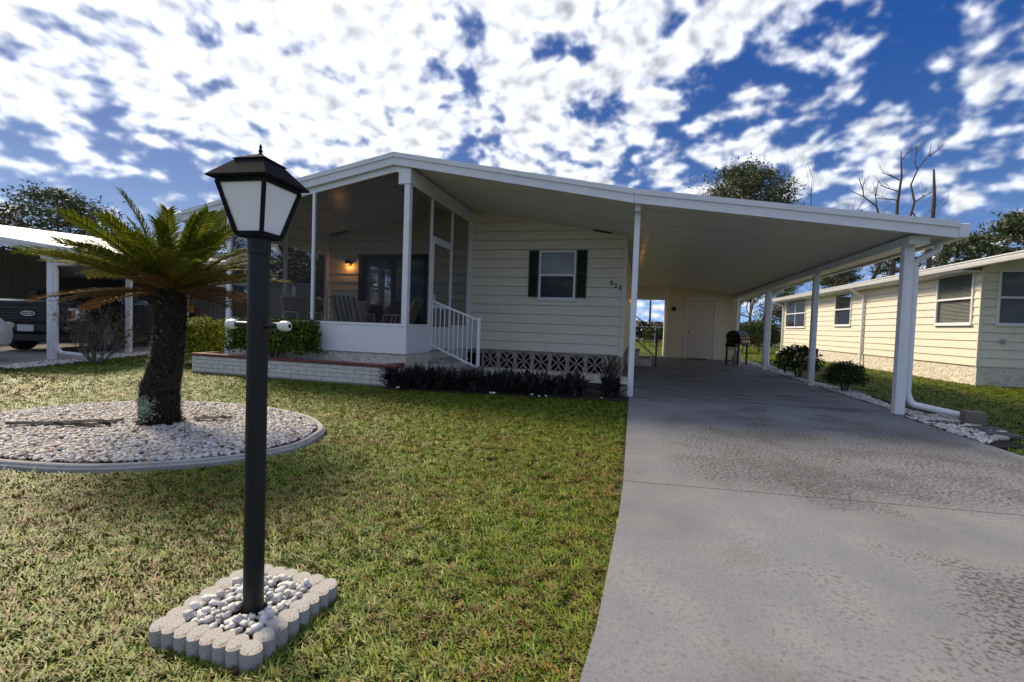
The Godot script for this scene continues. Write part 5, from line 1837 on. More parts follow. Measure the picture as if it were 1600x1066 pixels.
func left_carport() -> void:
	var t := thing("neighbour_carport", "white carport with dark ribbed wall left of the palm", "carport", LO, LT)
	for p in [[0.0, 0.0], [0.0, -2.35], [0.0, -5.0], [-4.6, 0.0]]:
		one("post", Vector3(p[0] - 0.055, 0, p[1] - 0.055), Vector3(p[0] + 0.055, 2.12, p[1] + 0.055), M.trim, t, 0.006)
	var roof := group_node("roof", t)
	var rp := PackedVector2Array([Vector2(0.80, 2.09), Vector2(-5.2, 2.80), Vector2(-5.2, 2.94), Vector2(0.80, 2.19)])
	var rs := MB.new()
	rs.prism(rp, Vector3(0, 0, 0.25), Vector3.RIGHT, Vector3.UP, Vector3(0, 0.8, -9.0))
	part("roof_sheet", rs, M.white_roof, roof)
	var fa := MB.new()
	fa.prism(PackedVector2Array([Vector2(0.84, 2.03), Vector2(-5.2, 2.745), Vector2(-5.2, 2.89), Vector2(0.84, 2.15)]), Vector3(0, 0, 0.252), Vector3.RIGHT, Vector3.UP, Vector3(0, 0, 0.04))
	fa.prism(PackedVector2Array([Vector2(0.84, 2.11), Vector2(-5.2, 2.83), Vector2(-5.2, 2.90), Vector2(0.84, 2.17)]), Vector3(0, 0, 0.25), Vector3.RIGHT, Vector3.UP, Vector3(0, 0, 0.06))
	part("fascia", fa, M.fascia, roof)
	one("gutter", Vector3(0.802, 2.03, -8.75), Vector3(0.90, 2.18, 0.25), M.fascia, roof, 0.01)
	one("beam", Vector3(-0.09, 2.0, -8.7), Vector3(0.09, 2.14, 0.15), M.trim, t)
	downspout(t, Vector3(0.84, 2.05, 0.06), Vector3(0.12, 1.85, 0.06), Vector3(0.12, 0.2, 0.06), Vector3(1.05, 0.07, 0.12))
	var w := group_node("ribbed_wall", t)
	one("wall_core", Vector3(-5.2, 0.0, -7.7), Vector3(0.6, 3.2, -7.6), M.panel_grey, w, 0.0)
	for k in 38:
		one("rib", Vector3(-5.15 + k * 0.15, 0.05, -7.6), Vector3(-5.10 + k * 0.15, 2.35, -7.575), M.panel_grey, w, 0.0)
	one("side_wall", Vector3(-5.3, 0.0, -7.6), Vector3(-5.2, 2.75, -1.2), M.panel_grey, w, 0.0)
	for k in 40:
		one("rib", Vector3(-5.2, 0.05, -7.5 + k * 0.155), Vector3(-5.175, 2.6, -7.45 + k * 0.155), M.panel_grey, w, 0.0)
	one("wall_post", Vector3(-5.28, 0.0, -1.19), Vector3(-5.16, 2.66, -1.07), M.trim, w)
	# the far part of that home seen past the palm trunk
	var h := group_node("home_wall", t)
	one("wall_core", Vector3(0.6, 0.0, -9.2), Vector3(2.6, 2.4, -9.1), M.panel_grey, h, 0.0)
	one("door", Vector3(1.05, 0.1, -9.1), Vector3(1.85, 2.15, -9.06), M.grey_metal, h)
	one("door_trim", Vector3(1.86, 0.0, -9.1), Vector3(1.98, 2.25, -9.04), M.trim, h)
	var d := Node3D.new()
	d.name = numbered("driveway")
	add_child(d)
	d.position = LO
	d.rotation.y = LT
	tag(d, "grey concrete slab under the neighbour's carport", "driveway", "", "structure")
	one("slab", Vector3(-6.0, -0.1, -7.6), Vector3(0.22, 0.0, 3.0), M.concrete, d, 0.01)
	gravel("white gravel strip beside the neighbour's carport", -13.6, -8.6, -9.2, -5.3, 9000, Vector2(0.03, 0.055), 0.0, func(x: float, z: float) -> bool:
		var q := (Vector3(x, 0, z) - LO).rotated(Vector3.UP, -LT)
		return q.x > 0.2 and q.x < 0.75 and q.z > -5.0 and q.z < 2.0, 0.3)

func wheel(parent: Node, at: Vector3, r: float, w: float, side: float) -> void:
	var g := group_node("wheel", parent, at)
	var b := Basis(Vector3(0, 0, 1), -PI / 2 * side)
	var t := MB.new()
	t.lathe([Vector2(r * 0.62, -w * 0.5), Vector2(r * 0.9, -w * 0.5), Vector2(r * 0.99, -w * 0.36), Vector2(r, 0), Vector2(r * 0.99, w * 0.36), Vector2(r * 0.9, w * 0.5), Vector2(r * 0.62, w * 0.5)], 28, Vector3.ZERO, b)
	part("tyre", t, M.tyre, g)
	var m := MB.new()
	m.lathe([Vector2(r * 0.63, w * 0.42), Vector2(r * 0.57, w * 0.46), Vector2(r * 0.55, w * 0.25), Vector2(0.0, w * 0.22)], 24, Vector3.ZERO, b)
	for k in 6:
		var a := k * TAU / 6
		var d := b * Vector3(cos(a), 0, sin(a))
		var u := b * Vector3(0, w * 0.36, 0)
		m.bar(d * r * 0.08 + u, d * r * 0.57 + u, 0.055, 0.03, 0.006, b * Vector3.UP)
	part("rim", m, M.chrome_dull, g)

func truck() -> void:
	var front := LO + Vector3(-1.50, 0, -1.5).rotated(Vector3.UP, LT)
	var t := thing("pickup_truck", "dark blue pickup truck parked nose out under the neighbour's carport", "truck", front, LT + 0.03)
	var hw := 1.0
	# body side profile (z back is negative), pushed across the width
	var b := MB.new()
	var low := PackedVector2Array([Vector2(-0.06, 0.52), Vector2(0.0, 0.60), Vector2(0.0, 1.05), Vector2(-0.10, 1.14), Vector2(-1.45, 1.21), Vector2(-5.6, 1.21), Vector2(-5.65, 0.58), Vector2(-4.85, 0.50), Vector2(-4.80, 0.72), Vector2(-4.62, 0.89), Vector2(-4.40, 0.94), Vector2(-4.18, 0.89), Vector2(-4.0, 0.72), Vector2(-3.95, 0.42), Vector2(-1.45, 0.42), Vector2(-1.40, 0.72), Vector2(-1.22, 0.89), Vector2(-1.0, 0.94), Vector2(-0.78, 0.89), Vector2(-0.60, 0.72), Vector2(-0.55, 0.50)])
	b.prism(low, Vector3(-hw, 0, 0), Vector3(0, 0, 1), Vector3.UP, Vector3(hw * 2, 0, 0))
	part("body", b, M.car_dark, t)
	var hood := MB.new()
	hood.prism(PackedVector2Array([Vector2(-0.05, 1.06), Vector2(-0.08, 1.17), Vector2(-0.25, 1.215), Vector2(-1.42, 1.27), Vector2(-1.42, 1.06)]), Vector3(-0.80, 0, 0.012), Vector3(0, 0, 1), Vector3.UP, Vector3(1.60, 0, 0))
	part("hood", hood, M.car_dark, t)
	var cab := MB.new()
	for sx in [-1.0, 1.0]:
		pass
	var rings := [[-1.35, 1.2, -3.65, 0.96], [-1.95, 1.86, -3.45, 0.74], [-2.15, 1.93, -3.35, 0.68]]
	for i in 2:
		var p: Array = rings[i]
		var q: Array = rings[i + 1]
		cab.quad(Vector3(-p[3], p[1], p[0]), Vector3(p[3], p[1], p[0]), Vector3(q[3], q[1], q[0]), Vector3(-q[3], q[1], q[0]), Vector3(0, 0.4, 1))
		cab.quad(Vector3(-p[3], p[1], p[2]), Vector3(p[3], p[1], p[2]), Vector3(q[3], q[1], q[2]), Vector3(-q[3], q[1], q[2]), Vector3(0, 0.2, -1))
		for sx in [-1.0, 1.0]:
			cab.quad(Vector3(sx * p[3], p[1], p[0]), Vector3(sx * p[3], p[1], p[2]), Vector3(sx * q[3], q[1], q[2]), Vector3(sx * q[3], q[1], q[0]), Vector3(sx, 0.2, 0))
	var tp: Array = rings[2]
	cab.quad(Vector3(-tp[3], tp[1], tp[0]), Vector3(tp[3], tp[1], tp[0]), Vector3(tp[3], tp[1], tp[2]), Vector3(-tp[3], tp[1], tp[2]), Vector3.UP)
	part("cab", cab, M.car_dark, t)
	var ws := MB.new()
	ws.quad(Vector3(-0.84, 1.27, -1.40), Vector3(0.84, 1.27, -1.40), Vector3(0.68, 1.82, -1.90), Vector3(-0.68, 1.82, -1.90), Vector3(0, 0.5, 1))
	part("windscreen", ws, M.dark_glass, t)
	for sx in [-1.0, 1.0]:
		var sg := MB.new()
		sg.quad(Vector3(sx * 0.955, 1.26, -1.62), Vector3(sx * 0.955, 1.26, -3.5), Vector3(sx * 0.775, 1.80, -3.38), Vector3(sx * 0.775, 1.80, -2.0), Vector3(sx, 0.2, 0))
		part("side_glass", sg, M.dark_glass, t)
		one("mirror", Vector3(sx * 1.02 if sx > 0 else -1.24, 1.28, -1.75), Vector3(1.24 if sx > 0 else -1.02, 1.50, -1.65), M.black, t, 0.02)
	# front
	var gr := group_node("grille", t)
	one("surround", Vector3(-0.72, 0.70, 0.0), Vector3(0.72, 1.10, 0.035), M.hood_black, gr, 0.02)
	for y in [0.78, 0.90, 1.02]:
		one("bar", Vector3(-0.70, y - 0.03, 0.03), Vector3(0.70, y + 0.03, 0.062), M.car_dark, gr, 0.012)
	var bd := group_node("badge", t)
	var o1 := MB.new()
	o1.lathe([Vector2(0, 0.02), Vector2(1.0, 0.018), Vector2(1.0, 0.0)], 28, Vector3(0, 0.90, 0.06), Basis(Vector3(0.135, 0, 0), Vector3(0, 0, 1), Vector3(0, -0.056, 0)))
	part("rim", o1, M.chrome, bd)
	var o2 := MB.new()
	o2.lathe([Vector2(0, 0.024), Vector2(1.0, 0.022), Vector2(1.0, 0.0)], 28, Vector3(0, 0.90, 0.06), Basis(Vector3(0.120, 0, 0), Vector3(0, 0, 1), Vector3(0, -0.043, 0)))
	part("oval", o2, M.badge_blue, bd)
	var font := SystemFont.new()
	font.font_names = PackedStringArray(["Droid Serif"])
	font.font_italic = true
	var tm := TextMesh.new()
	tm.text = "Ford"
	tm.font = font
	tm.font_size = 32
	tm.pixel_size = 0.0021
	tm.depth = 0.004
	tm.material = M.chrome
	var lt := MeshInstance3D.new()
	lt.name = "lettering"
	lt.mesh = tm
	bd.add_child(lt)
	lt.position = Vector3(0, 0.90, 0.087)
	for sx in [-1.0, 1.0]:
		var hl := group_node("headlight", t)
		var x0: float = 0.72 * sx
		var x1: float = 1.005 * sx
		one("lens", Vector3(minf(x0, x1), 0.74, -0.12), Vector3(maxf(x0, x1), 1.06, 0.03), M.chrome_dull, hl, 0.02)
		one("bezel", Vector3(minf(x0, x0 + sx * 0.10), 0.80, 0.031), Vector3(maxf(x0, x0 + sx * 0.10), 0.99, 0.037), M.hood_black, hl)
		one("marker", Vector3(minf(x0 + sx * 0.105, x0 + sx * 0.165), 0.80, 0.031), Vector3(maxf(x0 + sx * 0.105, x0 + sx * 0.165), 0.99, 0.038), M.amber, hl)
		one("projector", Vector3(minf(x0 + sx * 0.19, x0 + sx * 0.265), 0.80, 0.031), Vector3(maxf(x0 + sx * 0.19, x0 + sx * 0.265), 0.98, 0.036), M.chrome, hl)
		one("fog_lamp", Vector3(minf(sx * 0.74, sx * 0.86), 0.56, 0.141), Vector3(maxf(sx * 0.74, sx * 0.86), 0.62, 0.147), M.chrome, t)
		one("tail_light", Vector3(minf(sx * 0.90, sx * 1.004), 0.85, -5.655), Vector3(maxf(sx * 0.90, sx * 1.004), 1.18, -5.5), M.red_lens, t)
	var bp := MB.new()
	bp.span(Vector3(-1.0, 0.46, -0.1), Vector3(1.0, 0.71, 0.14), 0.05)
	part("bumper", bp, M.car_dark, t)
	one("air_dam", Vector3(-0.85, 0.26, -0.2), Vector3(0.85, 0.46, 0.04), M.hood_black, t, 0.03)
	one("licence_plate", Vector3(-0.155, 0.50, 0.141), Vector3(0.155, 0.645, 0.147), M.plate, t, 0.002)
	for z in [-1.0, -4.4]:
		wheel(t, Vector3(0.86, 0.40, z), 0.40, 0.28, 1.0)
		wheel(t, Vector3(-0.86, 0.40, z), 0.40, 0.28, -1.0)

func white_car() -> void:
	var at := LO + Vector3(-1.18, 0, 0.22).rotated(Vector3.UP, LT)
	var t := thing("parked_car", "white car whose rounded bumper shows before the dark pickup truck", "car", at, LT + PI - 0.03)
	# rings of half width, bottom and top along the length
	var st := [[0.0, 0.62, 0.35, 0.62], [-0.10, 0.78, 0.24, 0.78], [-0.35, 0.86, 0.20, 0.90], [-1.1, 0.90, 0.20, 0.98], [-1.6, 0.90, 0.20, 1.02], [-3.3, 0.90, 0.20, 1.04], [-4.2, 0.86, 0.22, 1.0], [-4.5, 0.76, 0.30, 0.9]]
	var b := MB.new()
	var sec: Array = []
	for s in st:
		var row: Array = []
		for k in 16:
			var a := TAU * k / 16.0
			var c := cos(a)
			var n := sin(a)
			row.append(Vector3(signf(c) * pow(absf(c), 0.45) * s[1], (s[2] + s[3]) * 0.5 + signf(n) * pow(absf(n), 0.5) * (s[3] - s[2]) * 0.5, s[0]))
		sec.append(row)
	for i in sec.size() - 1:
		for k in 16:
			var m: Vector3 = (sec[i][k] + sec[i + 1][k]) * 0.5 - Vector3(0, 0.6, st[i][0])
			b.quad(sec[i][k], sec[i][(k + 1) % 16], sec[i + 1][(k + 1) % 16], sec[i + 1][k], Vector3(m.x, m.y, 0))
	for k in 14:
		b.tri(sec[0][0], sec[0][k + 1], sec[0][k + 2], Vector3(0, 0, 1))
		b.tri(sec[7][0], sec[7][k + 1], sec[7][k + 2], Vector3(0, 0, -1))
	part("body", b, M.car_white, t)
	var c := MB.new()
	var rr := [[-1.2, 1.0, -4.0, 0.82], [-2.0, 1.42, -3.3, 0.62]]
	c.quad(Vector3(-0.82, 1.0, -1.2), Vector3(0.82, 1.0, -1.2), Vector3(0.62, 1.42, -2.0), Vector3(-0.62, 1.42, -2.0), Vector3(0, 1, 1))
	c.quad(Vector3(-0.82, 1.0, -4.0), Vector3(0.82, 1.0, -4.0), Vector3(0.62, 1.42, -3.3), Vector3(-0.62, 1.42, -3.3), Vector3(0, 1, -1))
	for sx in [-1.0, 1.0]:
		c.quad(Vector3(sx * 0.82, 1.0, -1.2), Vector3(sx * 0.82, 1.0, -4.0), Vector3(sx * 0.62, 1.42, -3.3), Vector3(sx * 0.62, 1.42, -2.0), Vector3(sx, 0.4, 0))
	part("glasshouse", c, M.dark_glass, t)
	var rf := MB.new()
	rf.box(Vector3(0, 1.435, -2.65), Vector3(1.25, 0.04, 1.36), 0.015)
	part("roof", rf, M.car_white, t)
	for sx in [-1.0, 1.0]:
		one("light", Vector3(minf(sx * 0.5, sx * 0.76), 0.62, -0.12), Vector3(maxf(sx * 0.5, sx * 0.76), 0.74, -0.02), M.chrome_dull, t, 0.03)
		for z in [-0.85, -3.6]:
			wheel(t, Vector3(sx * 0.80, 0.31, z), 0.31, 0.21, sx)

# ---------------------------------------------------------------- trees
func pine_meshes(sd: int, h: float, base: float, spread: float, clumps: int, tones: Array, flat: float) -> Array:
	var r := RandomNumberGenerator.new()
	r.seed = sd
	var tr := MB.new()
	var lean := Vector3(r.randf_range(-0.04, 0.04), 0, r.randf_range(-0.04, 0.04))
	var pts: Array = []
	var rad: Array = []
	for i in 9:
		var t := i / 8.0
		pts.append(Vector3(lean.x * h * t + sin(t * 5.0 + sd) * 0.08, h * t * 0.97 - (0.1 if i == 0 else 0.0), lean.z * h * t + cos(t * 4.0 + sd) * 0.08))
		rad.append(lerpf(h * 0.016, h * 0.004, t))
	tr.tube(pts, rad, 8, false)
	var cr := MB.new()
	cr.colored = true
	for k in clumps:
		var f := pow(r.randf(), 0.8)
		var y := lerpf(base, 1.0, f)
		var prof := sin(PI * clampf((y - base) / (1.0 - base) * 0.82 + 0.14, 0.0, 1.0))
		var a := r.randf() * TAU
		var rr := spread * prof * sqrt(r.randf_range(0.05, 1.0))
		var fi := y * 8.0
		var i0 := mini(int(fi), 7)
		var hub: Vector3 = pts[i0].lerp(pts[i0 + 1], fi - i0)
		var tip := hub + Vector3(cos(a) * rr, rr * r.randf_range(-0.05, 0.35) * (1.0 - flat) + flat * 0.1, sin(a) * rr)
		var mid := hub.lerp(tip, 0.55) + Vector3(0, -rr * 0.08, 0)
		tr.tube([hub - Vector3(0, rr * 0.22, 0), mid - Vector3(0, rr * 0.06, 0), tip], [h * 0.0035 + 0.01, h * 0.0022, 0.008], 4, false)
		var tone: Color = tones[0].lerp(tones[1], r.randf())
		var size := r.randf_range(0.45, 0.95) * spread * 0.34
		for q in 115:
			var o := tip + Vector3(r.randfn() * size * 0.55, r.randfn() * size * lerpf(0.38, 0.22, flat), r.randfn() * size * 0.55)
			var d := Vector3(r.randfn(), r.randfn() * 0.7 + 0.35, r.randfn()).normalized()
			var s := d.cross(Vector3(r.randfn(), r.randfn(), r.randfn())).normalized()
			var ln := r.randf_range(0.16, 0.34)
			cr.col = tone * r.randf_range(0.7, 1.3) if r.randf() < 0.93 else tones[2]
			var w := ln * 0.2
			cr.tri(o - s * w, o + s * w, o + d * ln)
	return [tr.mesh(M.bark), cr.mesh(M.dull_leaf)]

func leafy_meshes(sd: int, h: float, spread: float, clumps: int, tones: Array, leaf: float, trunk_h: float) -> Array:
	var r := RandomNumberGenerator.new()
	r.seed = sd
	var tr := MB.new()
	var ends: Array = []
	branchy(tr, r, Vector3(0, -0.1, 0), Vector3.UP, h * trunk_h, h * 0.022, 3, 0.55, ends)
	var cr := MB.new()
	cr.colored = true
	for k in clumps:
		var d := Vector3(r.randfn(), r.randfn() * 0.8, r.randfn()).normalized() * pow(r.randf(), 0.4)
		var ctr := Vector3(d.x * spread, h * (0.56 + 0.40 * d.y), d.z * spread)
		var tone: Color = tones[0].lerp(tones[1], r.randf())
		var size := spread * r.randf_range(0.16, 0.32)
		for q in 48:
			var o := ctr + Vector3(r.randfn(), r.randfn() * 0.7, r.randfn()) * size * 0.6
			var n := Vector3(r.randfn(), r.randfn() + 0.7, r.randfn()).normalized()
			var s := n.cross(Vector3(r.randfn(), r.randfn(), r.randfn())).normalized()
			var w := s.cross(n)
			var l := leaf * r.randf_range(0.7, 1.3)
			cr.col = tone * r.randf_range(0.7, 1.25) if r.randf() < 0.92 else tones[2]
			cr.tri(o - s * l * 0.35, o + s * l * 0.35, o + w * l)
	return [tr.mesh(M.bark), cr.mesh(M.dull_leaf)]

func plant_tree(called: String, label: String, ms: Array, at: Vector3, scl: float, group: String) -> void:
	var t := thing(called, label, "tree", at, rng.randf() * TAU, group)
	t.scale = Vector3(scl, scl, scl)
	part("trunk", ms[0], null, t)
	if ms.size() > 1:
		part("crown", ms[1], null, t)

func bare_tree(label: String, at: Vector3, h: float, sd: int, depth: int, wild: float, group: String = "") -> void:
	var r := RandomNumberGenerator.new()
	r.seed = sd
	var b := MB.new()
	var ends: Array = []
	var lean := Vector3(r.randf_range(-0.08, 0.08), 1, r.randf_range(-0.08, 0.08)).normalized()
	branchy(b, r, Vector3(0, -0.1, 0), lean, h * 0.5, h * 0.011, depth, wild, ends)
	var t := thing("bare_tree", label, "tree", at, 0.0, group)
	part("trunk", b, M.dead_wood, t)

func trees() -> void:
	var dark := [Color(0.03, 0.05, 0.018), Color(0.065, 0.09, 0.028), Color(0.12, 0.10, 0.045)]
	var mid := [Color(0.045, 0.07, 0.02), Color(0.095, 0.125, 0.034), Color(0.14, 0.12, 0.05)]
	# the pine that rises over the carport roof
	plant_tree("pine_tree", "tall round crowned pine rising above the carport roof", pine_meshes(301, 15.4, 0.72, 4.0, 110, mid, 0.2), Vector3(8.25, 0, -44.2), 1.0, "")
	# dead trees to its right
	dead_tree()
	var sn := thing("dead_snag", "bare broken trunk beside the forked dead tree", "tree", Vector3(18.55, 0, -37.7))
	var sb := MB.new()
	sb.tube([Vector3(0, -0.1, 0), Vector3(0.05, 4.0, 0), Vector3(0.12, 8.0, 0), Vector3(0.15, 10.5, 0), Vector3(0.02, 12.4, 0)], [0.20, 0.17, 0.14, 0.11, 0.05], 8, true)
	sb.tube([Vector3(0.12, 8.1, 0), Vector3(0.7, 8.6, 0.1), Vector3(1.3, 9.0, 0.1)], [0.10, 0.06, 0.02], 5)
	part("trunk", sb, M.dead_wood, sn)
	bare_tree("grey leafless tree with fine twigs above the carport roof", Vector3(15.0, 0, -43.0), 17.0, 312, 7, 0.55)
	bare_tree("second leafless tree with fine twigs above the carport roof", Vector3(16.2, 0, -41.5), 15.5, 318, 7, 0.55)
	# pines over the right home
	plant_tree("pine_tree", "flat topped pine above the end of the carport's gutter", pine_meshes(321, 7.7, 0.70, 1.7, 26, dark, 0.6), Vector3(19.3, 0, -35.1), 1.0, "")
	plant_tree("pine_tree", "wide flat topped pine above the right home's roof", pine_meshes(322, 7.9, 0.70, 2.7, 40, dark, 0.7), Vector3(19.6, 0, -31.0), 1.0, "")
	# left: pines behind the neighbour's carport
	plant_tree("pine_tree", "broad flat pine above the left carport's roof", pine_meshes(331, 9.0, 0.58, 3.4, 60, mid, 0.5), Vector3(-36.2, 0, -21.2), 0.95, "")
	plant_tree("oak_tree", "brownish green tree at the left carport's roof edge", leafy_meshes(332, 7.6, 3.0, 110, [Color(0.05, 0.055, 0.02), Color(0.11, 0.09, 0.035), Color(0.16, 0.10, 0.05)], 0.22, 0.45), Vector3(-35.0, 0, -17.0), 1.0, "")
	plant_tree("oak_tree", "low leafy tree behind the palm's fronds", leafy_meshes(333, 7.0, 3.6, 110, mid, 0.22, 0.45), Vector3(-33.5, 0, -24.5), 1.0, "")
	plant_tree("oak_tree", "thin leafy tree left of the home's roof", leafy_meshes(334, 7.2, 3.0, 70, [Color(0.06, 0.07, 0.03), Color(0.13, 0.11, 0.06), Color(0.2, 0.15, 0.1)], 0.22, 0.45), Vector3(-27.0, 0, -26.0), 1.0, "")
	plant_tree("cedar_tree", "dark dense tree seen through the porch's left screen", leafy_meshes(335, 5.2, 2.4, 120, [Color(0.012, 0.02, 0.01), Color(0.03, 0.042, 0.016), Color(0.05, 0.05, 0.02)], 0.2, 0.4), Vector3(-19.4, 0, -23.5), 1.0, "")
	shrub("garden_hedge", "yellowish hedge seen through the porch screens", Vector3(-14.5, 0, -17.0), Vector3(7.5, 1.9, 1.6), 9000, 0.14, [Color(0.05, 0.06, 0.015), Color(0.16, 0.13, 0.03), Color(0.22, 0.15, 0.04)], 0.5, 341)
	# wood behind the homes
	var kinds: Array = []
	for k in 4:
		kinds.append(pine_meshes(350 + k, 12.0, 0.55, 2.2, 60, dark if k % 2 == 0 else mid, 0.25))
	var lk: Array = []
	for k in 3:
		lk.append(leafy_meshes(360 + k, 6.5, 3.0, 90, mid if k > 0 else dark, 0.24, 0.42))
	for i in 44:
		var x := -46.0 + i * 2.35 + rng.randf_range(-1.0, 1.0)
		var z := -50.0 - rng.randf_range(0.0, 16.0)
		if x > 4.0 and x < 20.0:
			z -= 8.0
		plant_tree("pine_tree", "slender pine in the wood behind the homes", kinds[i % 4], Vector3(x, 0, z), rng.randf_range(0.62, 0.9), "pines in the wood behind the homes")
	for i in 22:
		var x := -44.0 + i * 4.4 + rng.randf_range(-1.5, 1.5)
		if x > -7.0 and x < 9.0:
			continue
		plant_tree("oak_tree", "low leafy tree under the pines behind the homes", lk[i % 3], Vector3(x, 0, -46.0 - rng.randf_range(0.0, 6.0)), rng.randf_range(0.55, 0.85), "low trees in the wood behind the homes")
	for i in 5:
		bare_tree("bare brown tree in the gap beside the shed", Vector3(6.0 + i * 1.3, 0, -33.0 - (i % 3) * 2.5), 7.5 + (i % 2) * 1.5, 370 + i, 5, 0.6, "bare trees beyond the shed")
	var und := bush_mesh(381, Vector3(110, 1.9, 5.0), 36000, 0.34, [Color(0.02, 0.03, 0.012), Color(0.055, 0.065, 0.022), Color(0.12, 0.09, 0.05)], 0.85, M.dull_leaf)
	var uo := part("undergrowth", und, null)
	uo.position = Vector3(2, -0.2, -43)
	tag(uo, "dense undergrowth at the foot of the wood", "undergrowth", "", "stuff")
	for q in [[Vector3(5.2, 0, -26.5), 1.5], [Vector3(6.6, 0, -29.0), 1.8], [Vector3(1.2, 0, -32.0), 1.3]]:
		shrub("wild_shrub", "dark wild shrub growing beyond the shed", q[0], Vector3(1.9, q[1], 1.6), 2600, 0.13, dark, 0.0, int(q[1] * 100), "wild shrubs beyond the shed")
	# wire fence between the yards and the wood
	var f := thing("wire_fence", "grey metal fence rail and posts at the back of the yards", "fence", Vector3(0, 0, -30.5))
	var rl := MB.new()
	rl.tube([Vector3(-14, 1.2, 0), Vector3(16, 1.2, 0)], [0.022], 6)
	part("rail", rl, M.grey_metal, f)
	for k in 13:
		var ps := MB.new()
		ps.tube([Vector3(-14 + k * 2.5, -0.05, 0), Vector3(-14 + k * 2.5, 1.24, 0)], [0.028], 6)
		part("post", ps, M.grey_metal, f)

func dead_tree() -> void:
	var t := thing("dead_tree", "tall forked dead tree with bare limbs above the carport roof", "tree", Vector3(16.9, 0, -38.5))
	var b := MB.new()
	var r := RandomNumberGenerator.new()
	r.seed = 390
	b.tube([Vector3(0, -0.1, 0), Vector3(-0.05, 3.0, 0), Vector3(0.05, 6.0, 0.0), Vector3(0.1, 8.4, 0.0), Vector3(0.05, 10.3, 0.05), Vector3(0.2, 12.2, 0.05), Vector3(0.1, 14.0, 0.0)], [0.22, 0.19, 0.16, 0.13, 0.10, 0.07, 0.02], 8, false)
	b.tube([Vector3(0.1, 8.2, 0), Vector3(0.75, 9.0, 0.1), Vector3(1.0, 10.4, 0.15), Vector3(0.75, 11.6, 0.1), Vector3(1.1, 12.7, 0.1), Vector3(1.7, 13.6, 0.1), Vector3(1.8, 14.4, 0.1)], [0.10, 0.085, 0.07, 0.055, 0.04, 0.03, 0.012], 6, false)
	b.tube([Vector3(0.05, 7.6, 0), Vector3(-0.8, 8.8, 0.1), Vector3(-1.2, 10.2, 0.1), Vector3(-2.0, 10.9, 0.1), Vector3(-3.1, 11.5, 0.1)], [0.09, 0.075, 0.06, 0.035, 0.012], 6, false)
	b.tube([Vector3(0.05, 5.6, 0), Vector3(1.5, 6.2, 0.2), Vector3(2.0, 7.6, 0.2), Vector3(1.5, 8.8, 0.2), Vector3(0.9, 9.7, 0.2)], [0.085, 0.075, 0.065, 0.055, 0.04], 6, false)
	b.tube([Vector3(0.05, 6.0, 0), Vector3(-1.5, 7.0, 0), Vector3(-3.0, 7.4, 0), Vector3(-4.4, 7.9, 0.1)], [0.10, 0.07, 0.05, 0.02], 5, false)
	var ends: Array = []
	for q in [[Vector3(0.1, 12.0, 0), Vector3(-0.6, 0.5, 0)], [Vector3(0.15, 11.2, 0), Vector3(-0.8, 0.3, 0)], [Vector3(0.1, 10.6, 0), Vector3(-1, 0.1, 0)], [Vector3(1.1, 12.6, 0.1), Vector3(-0.4, 0.8, 0)], [Vector3(1.7, 13.5, 0.1), Vector3(0.6, 0.6, 0)], [Vector3(0.1, 13.2, 0), Vector3(0.5, 0.6, 0)], [Vector3(-2.0, 10.9, 0.1), Vector3(-0.3, 0.9, 0)], [Vector3(1.0, 10.4, 0.1), Vector3(0.8, 0.4, 0)], [Vector3(-1.2, 10.1, 0.1), Vector3(-0.3, 1, 0)]]:
		branchy(b, r, q[0], q[1].normalized(), r.randf_range(0.9, 1.5), 0.045, 2, 0.4, ends)
	part("trunk", b, M.dead_wood, t)

# ---------------------------------------------------------------- grass
func on_lawn(x: float, z: float) -> bool:
	if x > -0.10 and x < 3.50 and z > -20.2:
		if z > -3.0 and x < -0.05 + 0.0:
			pass
		elif z > -0.9:
			return false
		else:
			return false
	if z > -0.9 and x > -0.17 - (z + 0.8) * 0.2 and x < 3.9:
		return false
	if in_ring(x, z, 0.075):
		return false
	if x > -1.468 and x < -1.052 and z > -1.518 and z < -1.092:
		return false
	# front bed, planter, the home itself
	if x > -3.75 and x < 0.0 and z < lerpf(-6.28, -6.82, (x + 3.75) / 3.6):
		return z < -20.3
	if x > -7.68 and x <= -3.75 and z < -6.49:
		return z < -20.3
	if x >= 3.4 and x < 3.84 and z < -5.7 and z > -19.0:
		return false
	if x > 7.72 - (-z - 13.5) * 0.04 and z < -13.5 and z > -27.2:
		return false
	var q := (Vector3(x, 0, z) - LO).rotated(Vector3.UP, -LT)
	if q.x < 0.72 and q.x > -6.2 and q.z < 2.4 and q.z > -9.2:
		return false
	return true

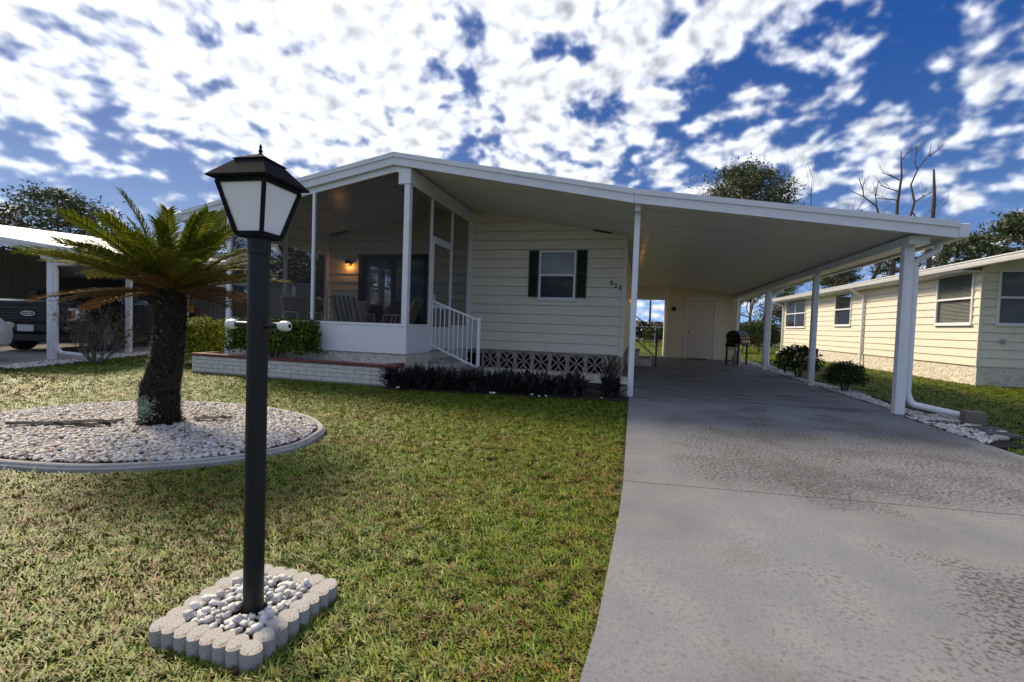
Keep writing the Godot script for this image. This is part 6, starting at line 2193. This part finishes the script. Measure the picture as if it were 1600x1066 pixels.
func lawn() -> void:
	var tuft := MB.new()
	var r := RandomNumberGenerator.new()
	r.seed = 401
	tuft.colored = true
	for k in 11:
		var a := r.randf() * TAU
		var el := r.randf_range(0.35, 1.3)
		var d := Vector3(cos(a) * cos(el), sin(el), sin(a) * cos(el))
		var s := Vector3(-sin(a), 0, cos(a))
		var o := Vector3(r.randf_range(-0.02, 0.02), 0, r.randf_range(-0.02, 0.02))
		var ln := r.randf_range(0.022, 0.046)
		var w := r.randf_range(0.0017, 0.0029)
		var m := o + d * ln * 0.55
		var tip := m + (d + Vector3(cos(a), -0.5, sin(a)) * 0.55).normalized() * ln * 0.5
		var nn := (Vector3.UP + d * 0.5).normalized()
		var k0 := r.randf_range(0.75, 1.15)
		tuft.col = Color(k0, k0, k0)
		tuft.tri_n(o - s * w, o + s * w, m + s * w, nn, nn, nn)
		tuft.tri_n(o - s * w, m + s * w, m - s * w, nn, nn, nn)
		tuft.tri_n(m - s * w, m + s * w, tip, nn, nn, nn)
	var tm := tuft.mesh(M.grass)
	var spots: Array = []
	# [x0, x1, z0, z1, tufts per square metre, scale]
	var fields := [[-3.6, 0.0, -3.0, 0.6, 3000.0, 1.0], [-7.0, -3.6, -3.0, 0.6, 1700.0, 1.05], [-7.0, 0.0, -5.0, -3.0, 1800.0, 1.05], [-9.5, 0.0, -7.2, -5.0, 1200.0, 1.15], [-14.0, -7.0, -5.0, 0.6, 500.0, 1.4], [-14.0, -7.6, -12.0, -5.0, 500.0, 1.4], [3.38, 9.5, -9.0, 0.0, 600.0, 1.3], [3.5, 9.5, -18.0, -9.0, 260.0, 1.5], [3.5, 9.5, -30.0, -18.0, 90.0, 2.0], [-4.0, 10.0, -42.0, -20.4, 40.0, 2.6]]
	for f in fields:
		var n := int((f[1] - f[0]) * (f[3] - f[2]) * f[4])
		for i in n:
			var x := rng.randf_range(f[0], f[1])
			var z := rng.randf_range(f[2], f[3])
			if on_lawn(x, z):
				spots.append([x, z, f[5]])
	var mm := MultiMesh.new()
	mm.transform_format = MultiMesh.TRANSFORM_3D
	mm.use_colors = true
	mm.mesh = tm
	mm.instance_count = spots.size()
	var dry := noise(402, 0.75, 4)
	var lush := noise(403, 0.22, 2)
	var fine := noise(404, 5.0, 2)
	for i in spots.size():
		var x: float = spots[i][0]
		var z: float = spots[i][1]
		var s: float = spots[i][2] * rng.randf_range(0.7, 1.2)
		var d := clampf(0.40 + dry.get_noise_2d(x, z) * 0.85 + fine.get_noise_2d(x, z) * 0.45 + lush.get_noise_2d(x, z) * 0.4, 0.0, 1.0)
		# the yard beyond the palm and the yards by the homes were watered
		d -= 0.55 * smoothstep(-4.0, -5.2, z)
		var c := Color(0.085, 0.165, 0.007).lerp(Color(0.21, 0.25, 0.012), rng.randf())
		if rng.randf() < 0.07 + d * 0.46:
			c = Color(0.29, 0.19, 0.05).lerp(Color(0.13, 0.075, 0.022), rng.randf())
		c = c * rng.randf_range(0.75, 1.25)
		var tall := rng.randf_range(0.65, 1.0)
		var bs := Basis.from_euler(Vector3(rng.randf_range(-0.3, 0.3), rng.randf() * TAU, rng.randf_range(-0.3, 0.3))).scaled_local(Vector3(s, s * tall, s))
		mm.set_instance_transform(i, Transform3D(bs, Vector3(x, -0.035, z)))
		mm.set_instance_color(i, Color(c.r, c.g, c.b, 1.0))
	var o := MultiMeshInstance3D.new()
	o.multimesh = mm
	o.name = numbered("lawn_grass")
	add_child(o)
	tag(o, "short green and straw coloured grass of the lawns", "grass", "", "stuff")
	print("tufts ", spots.size())
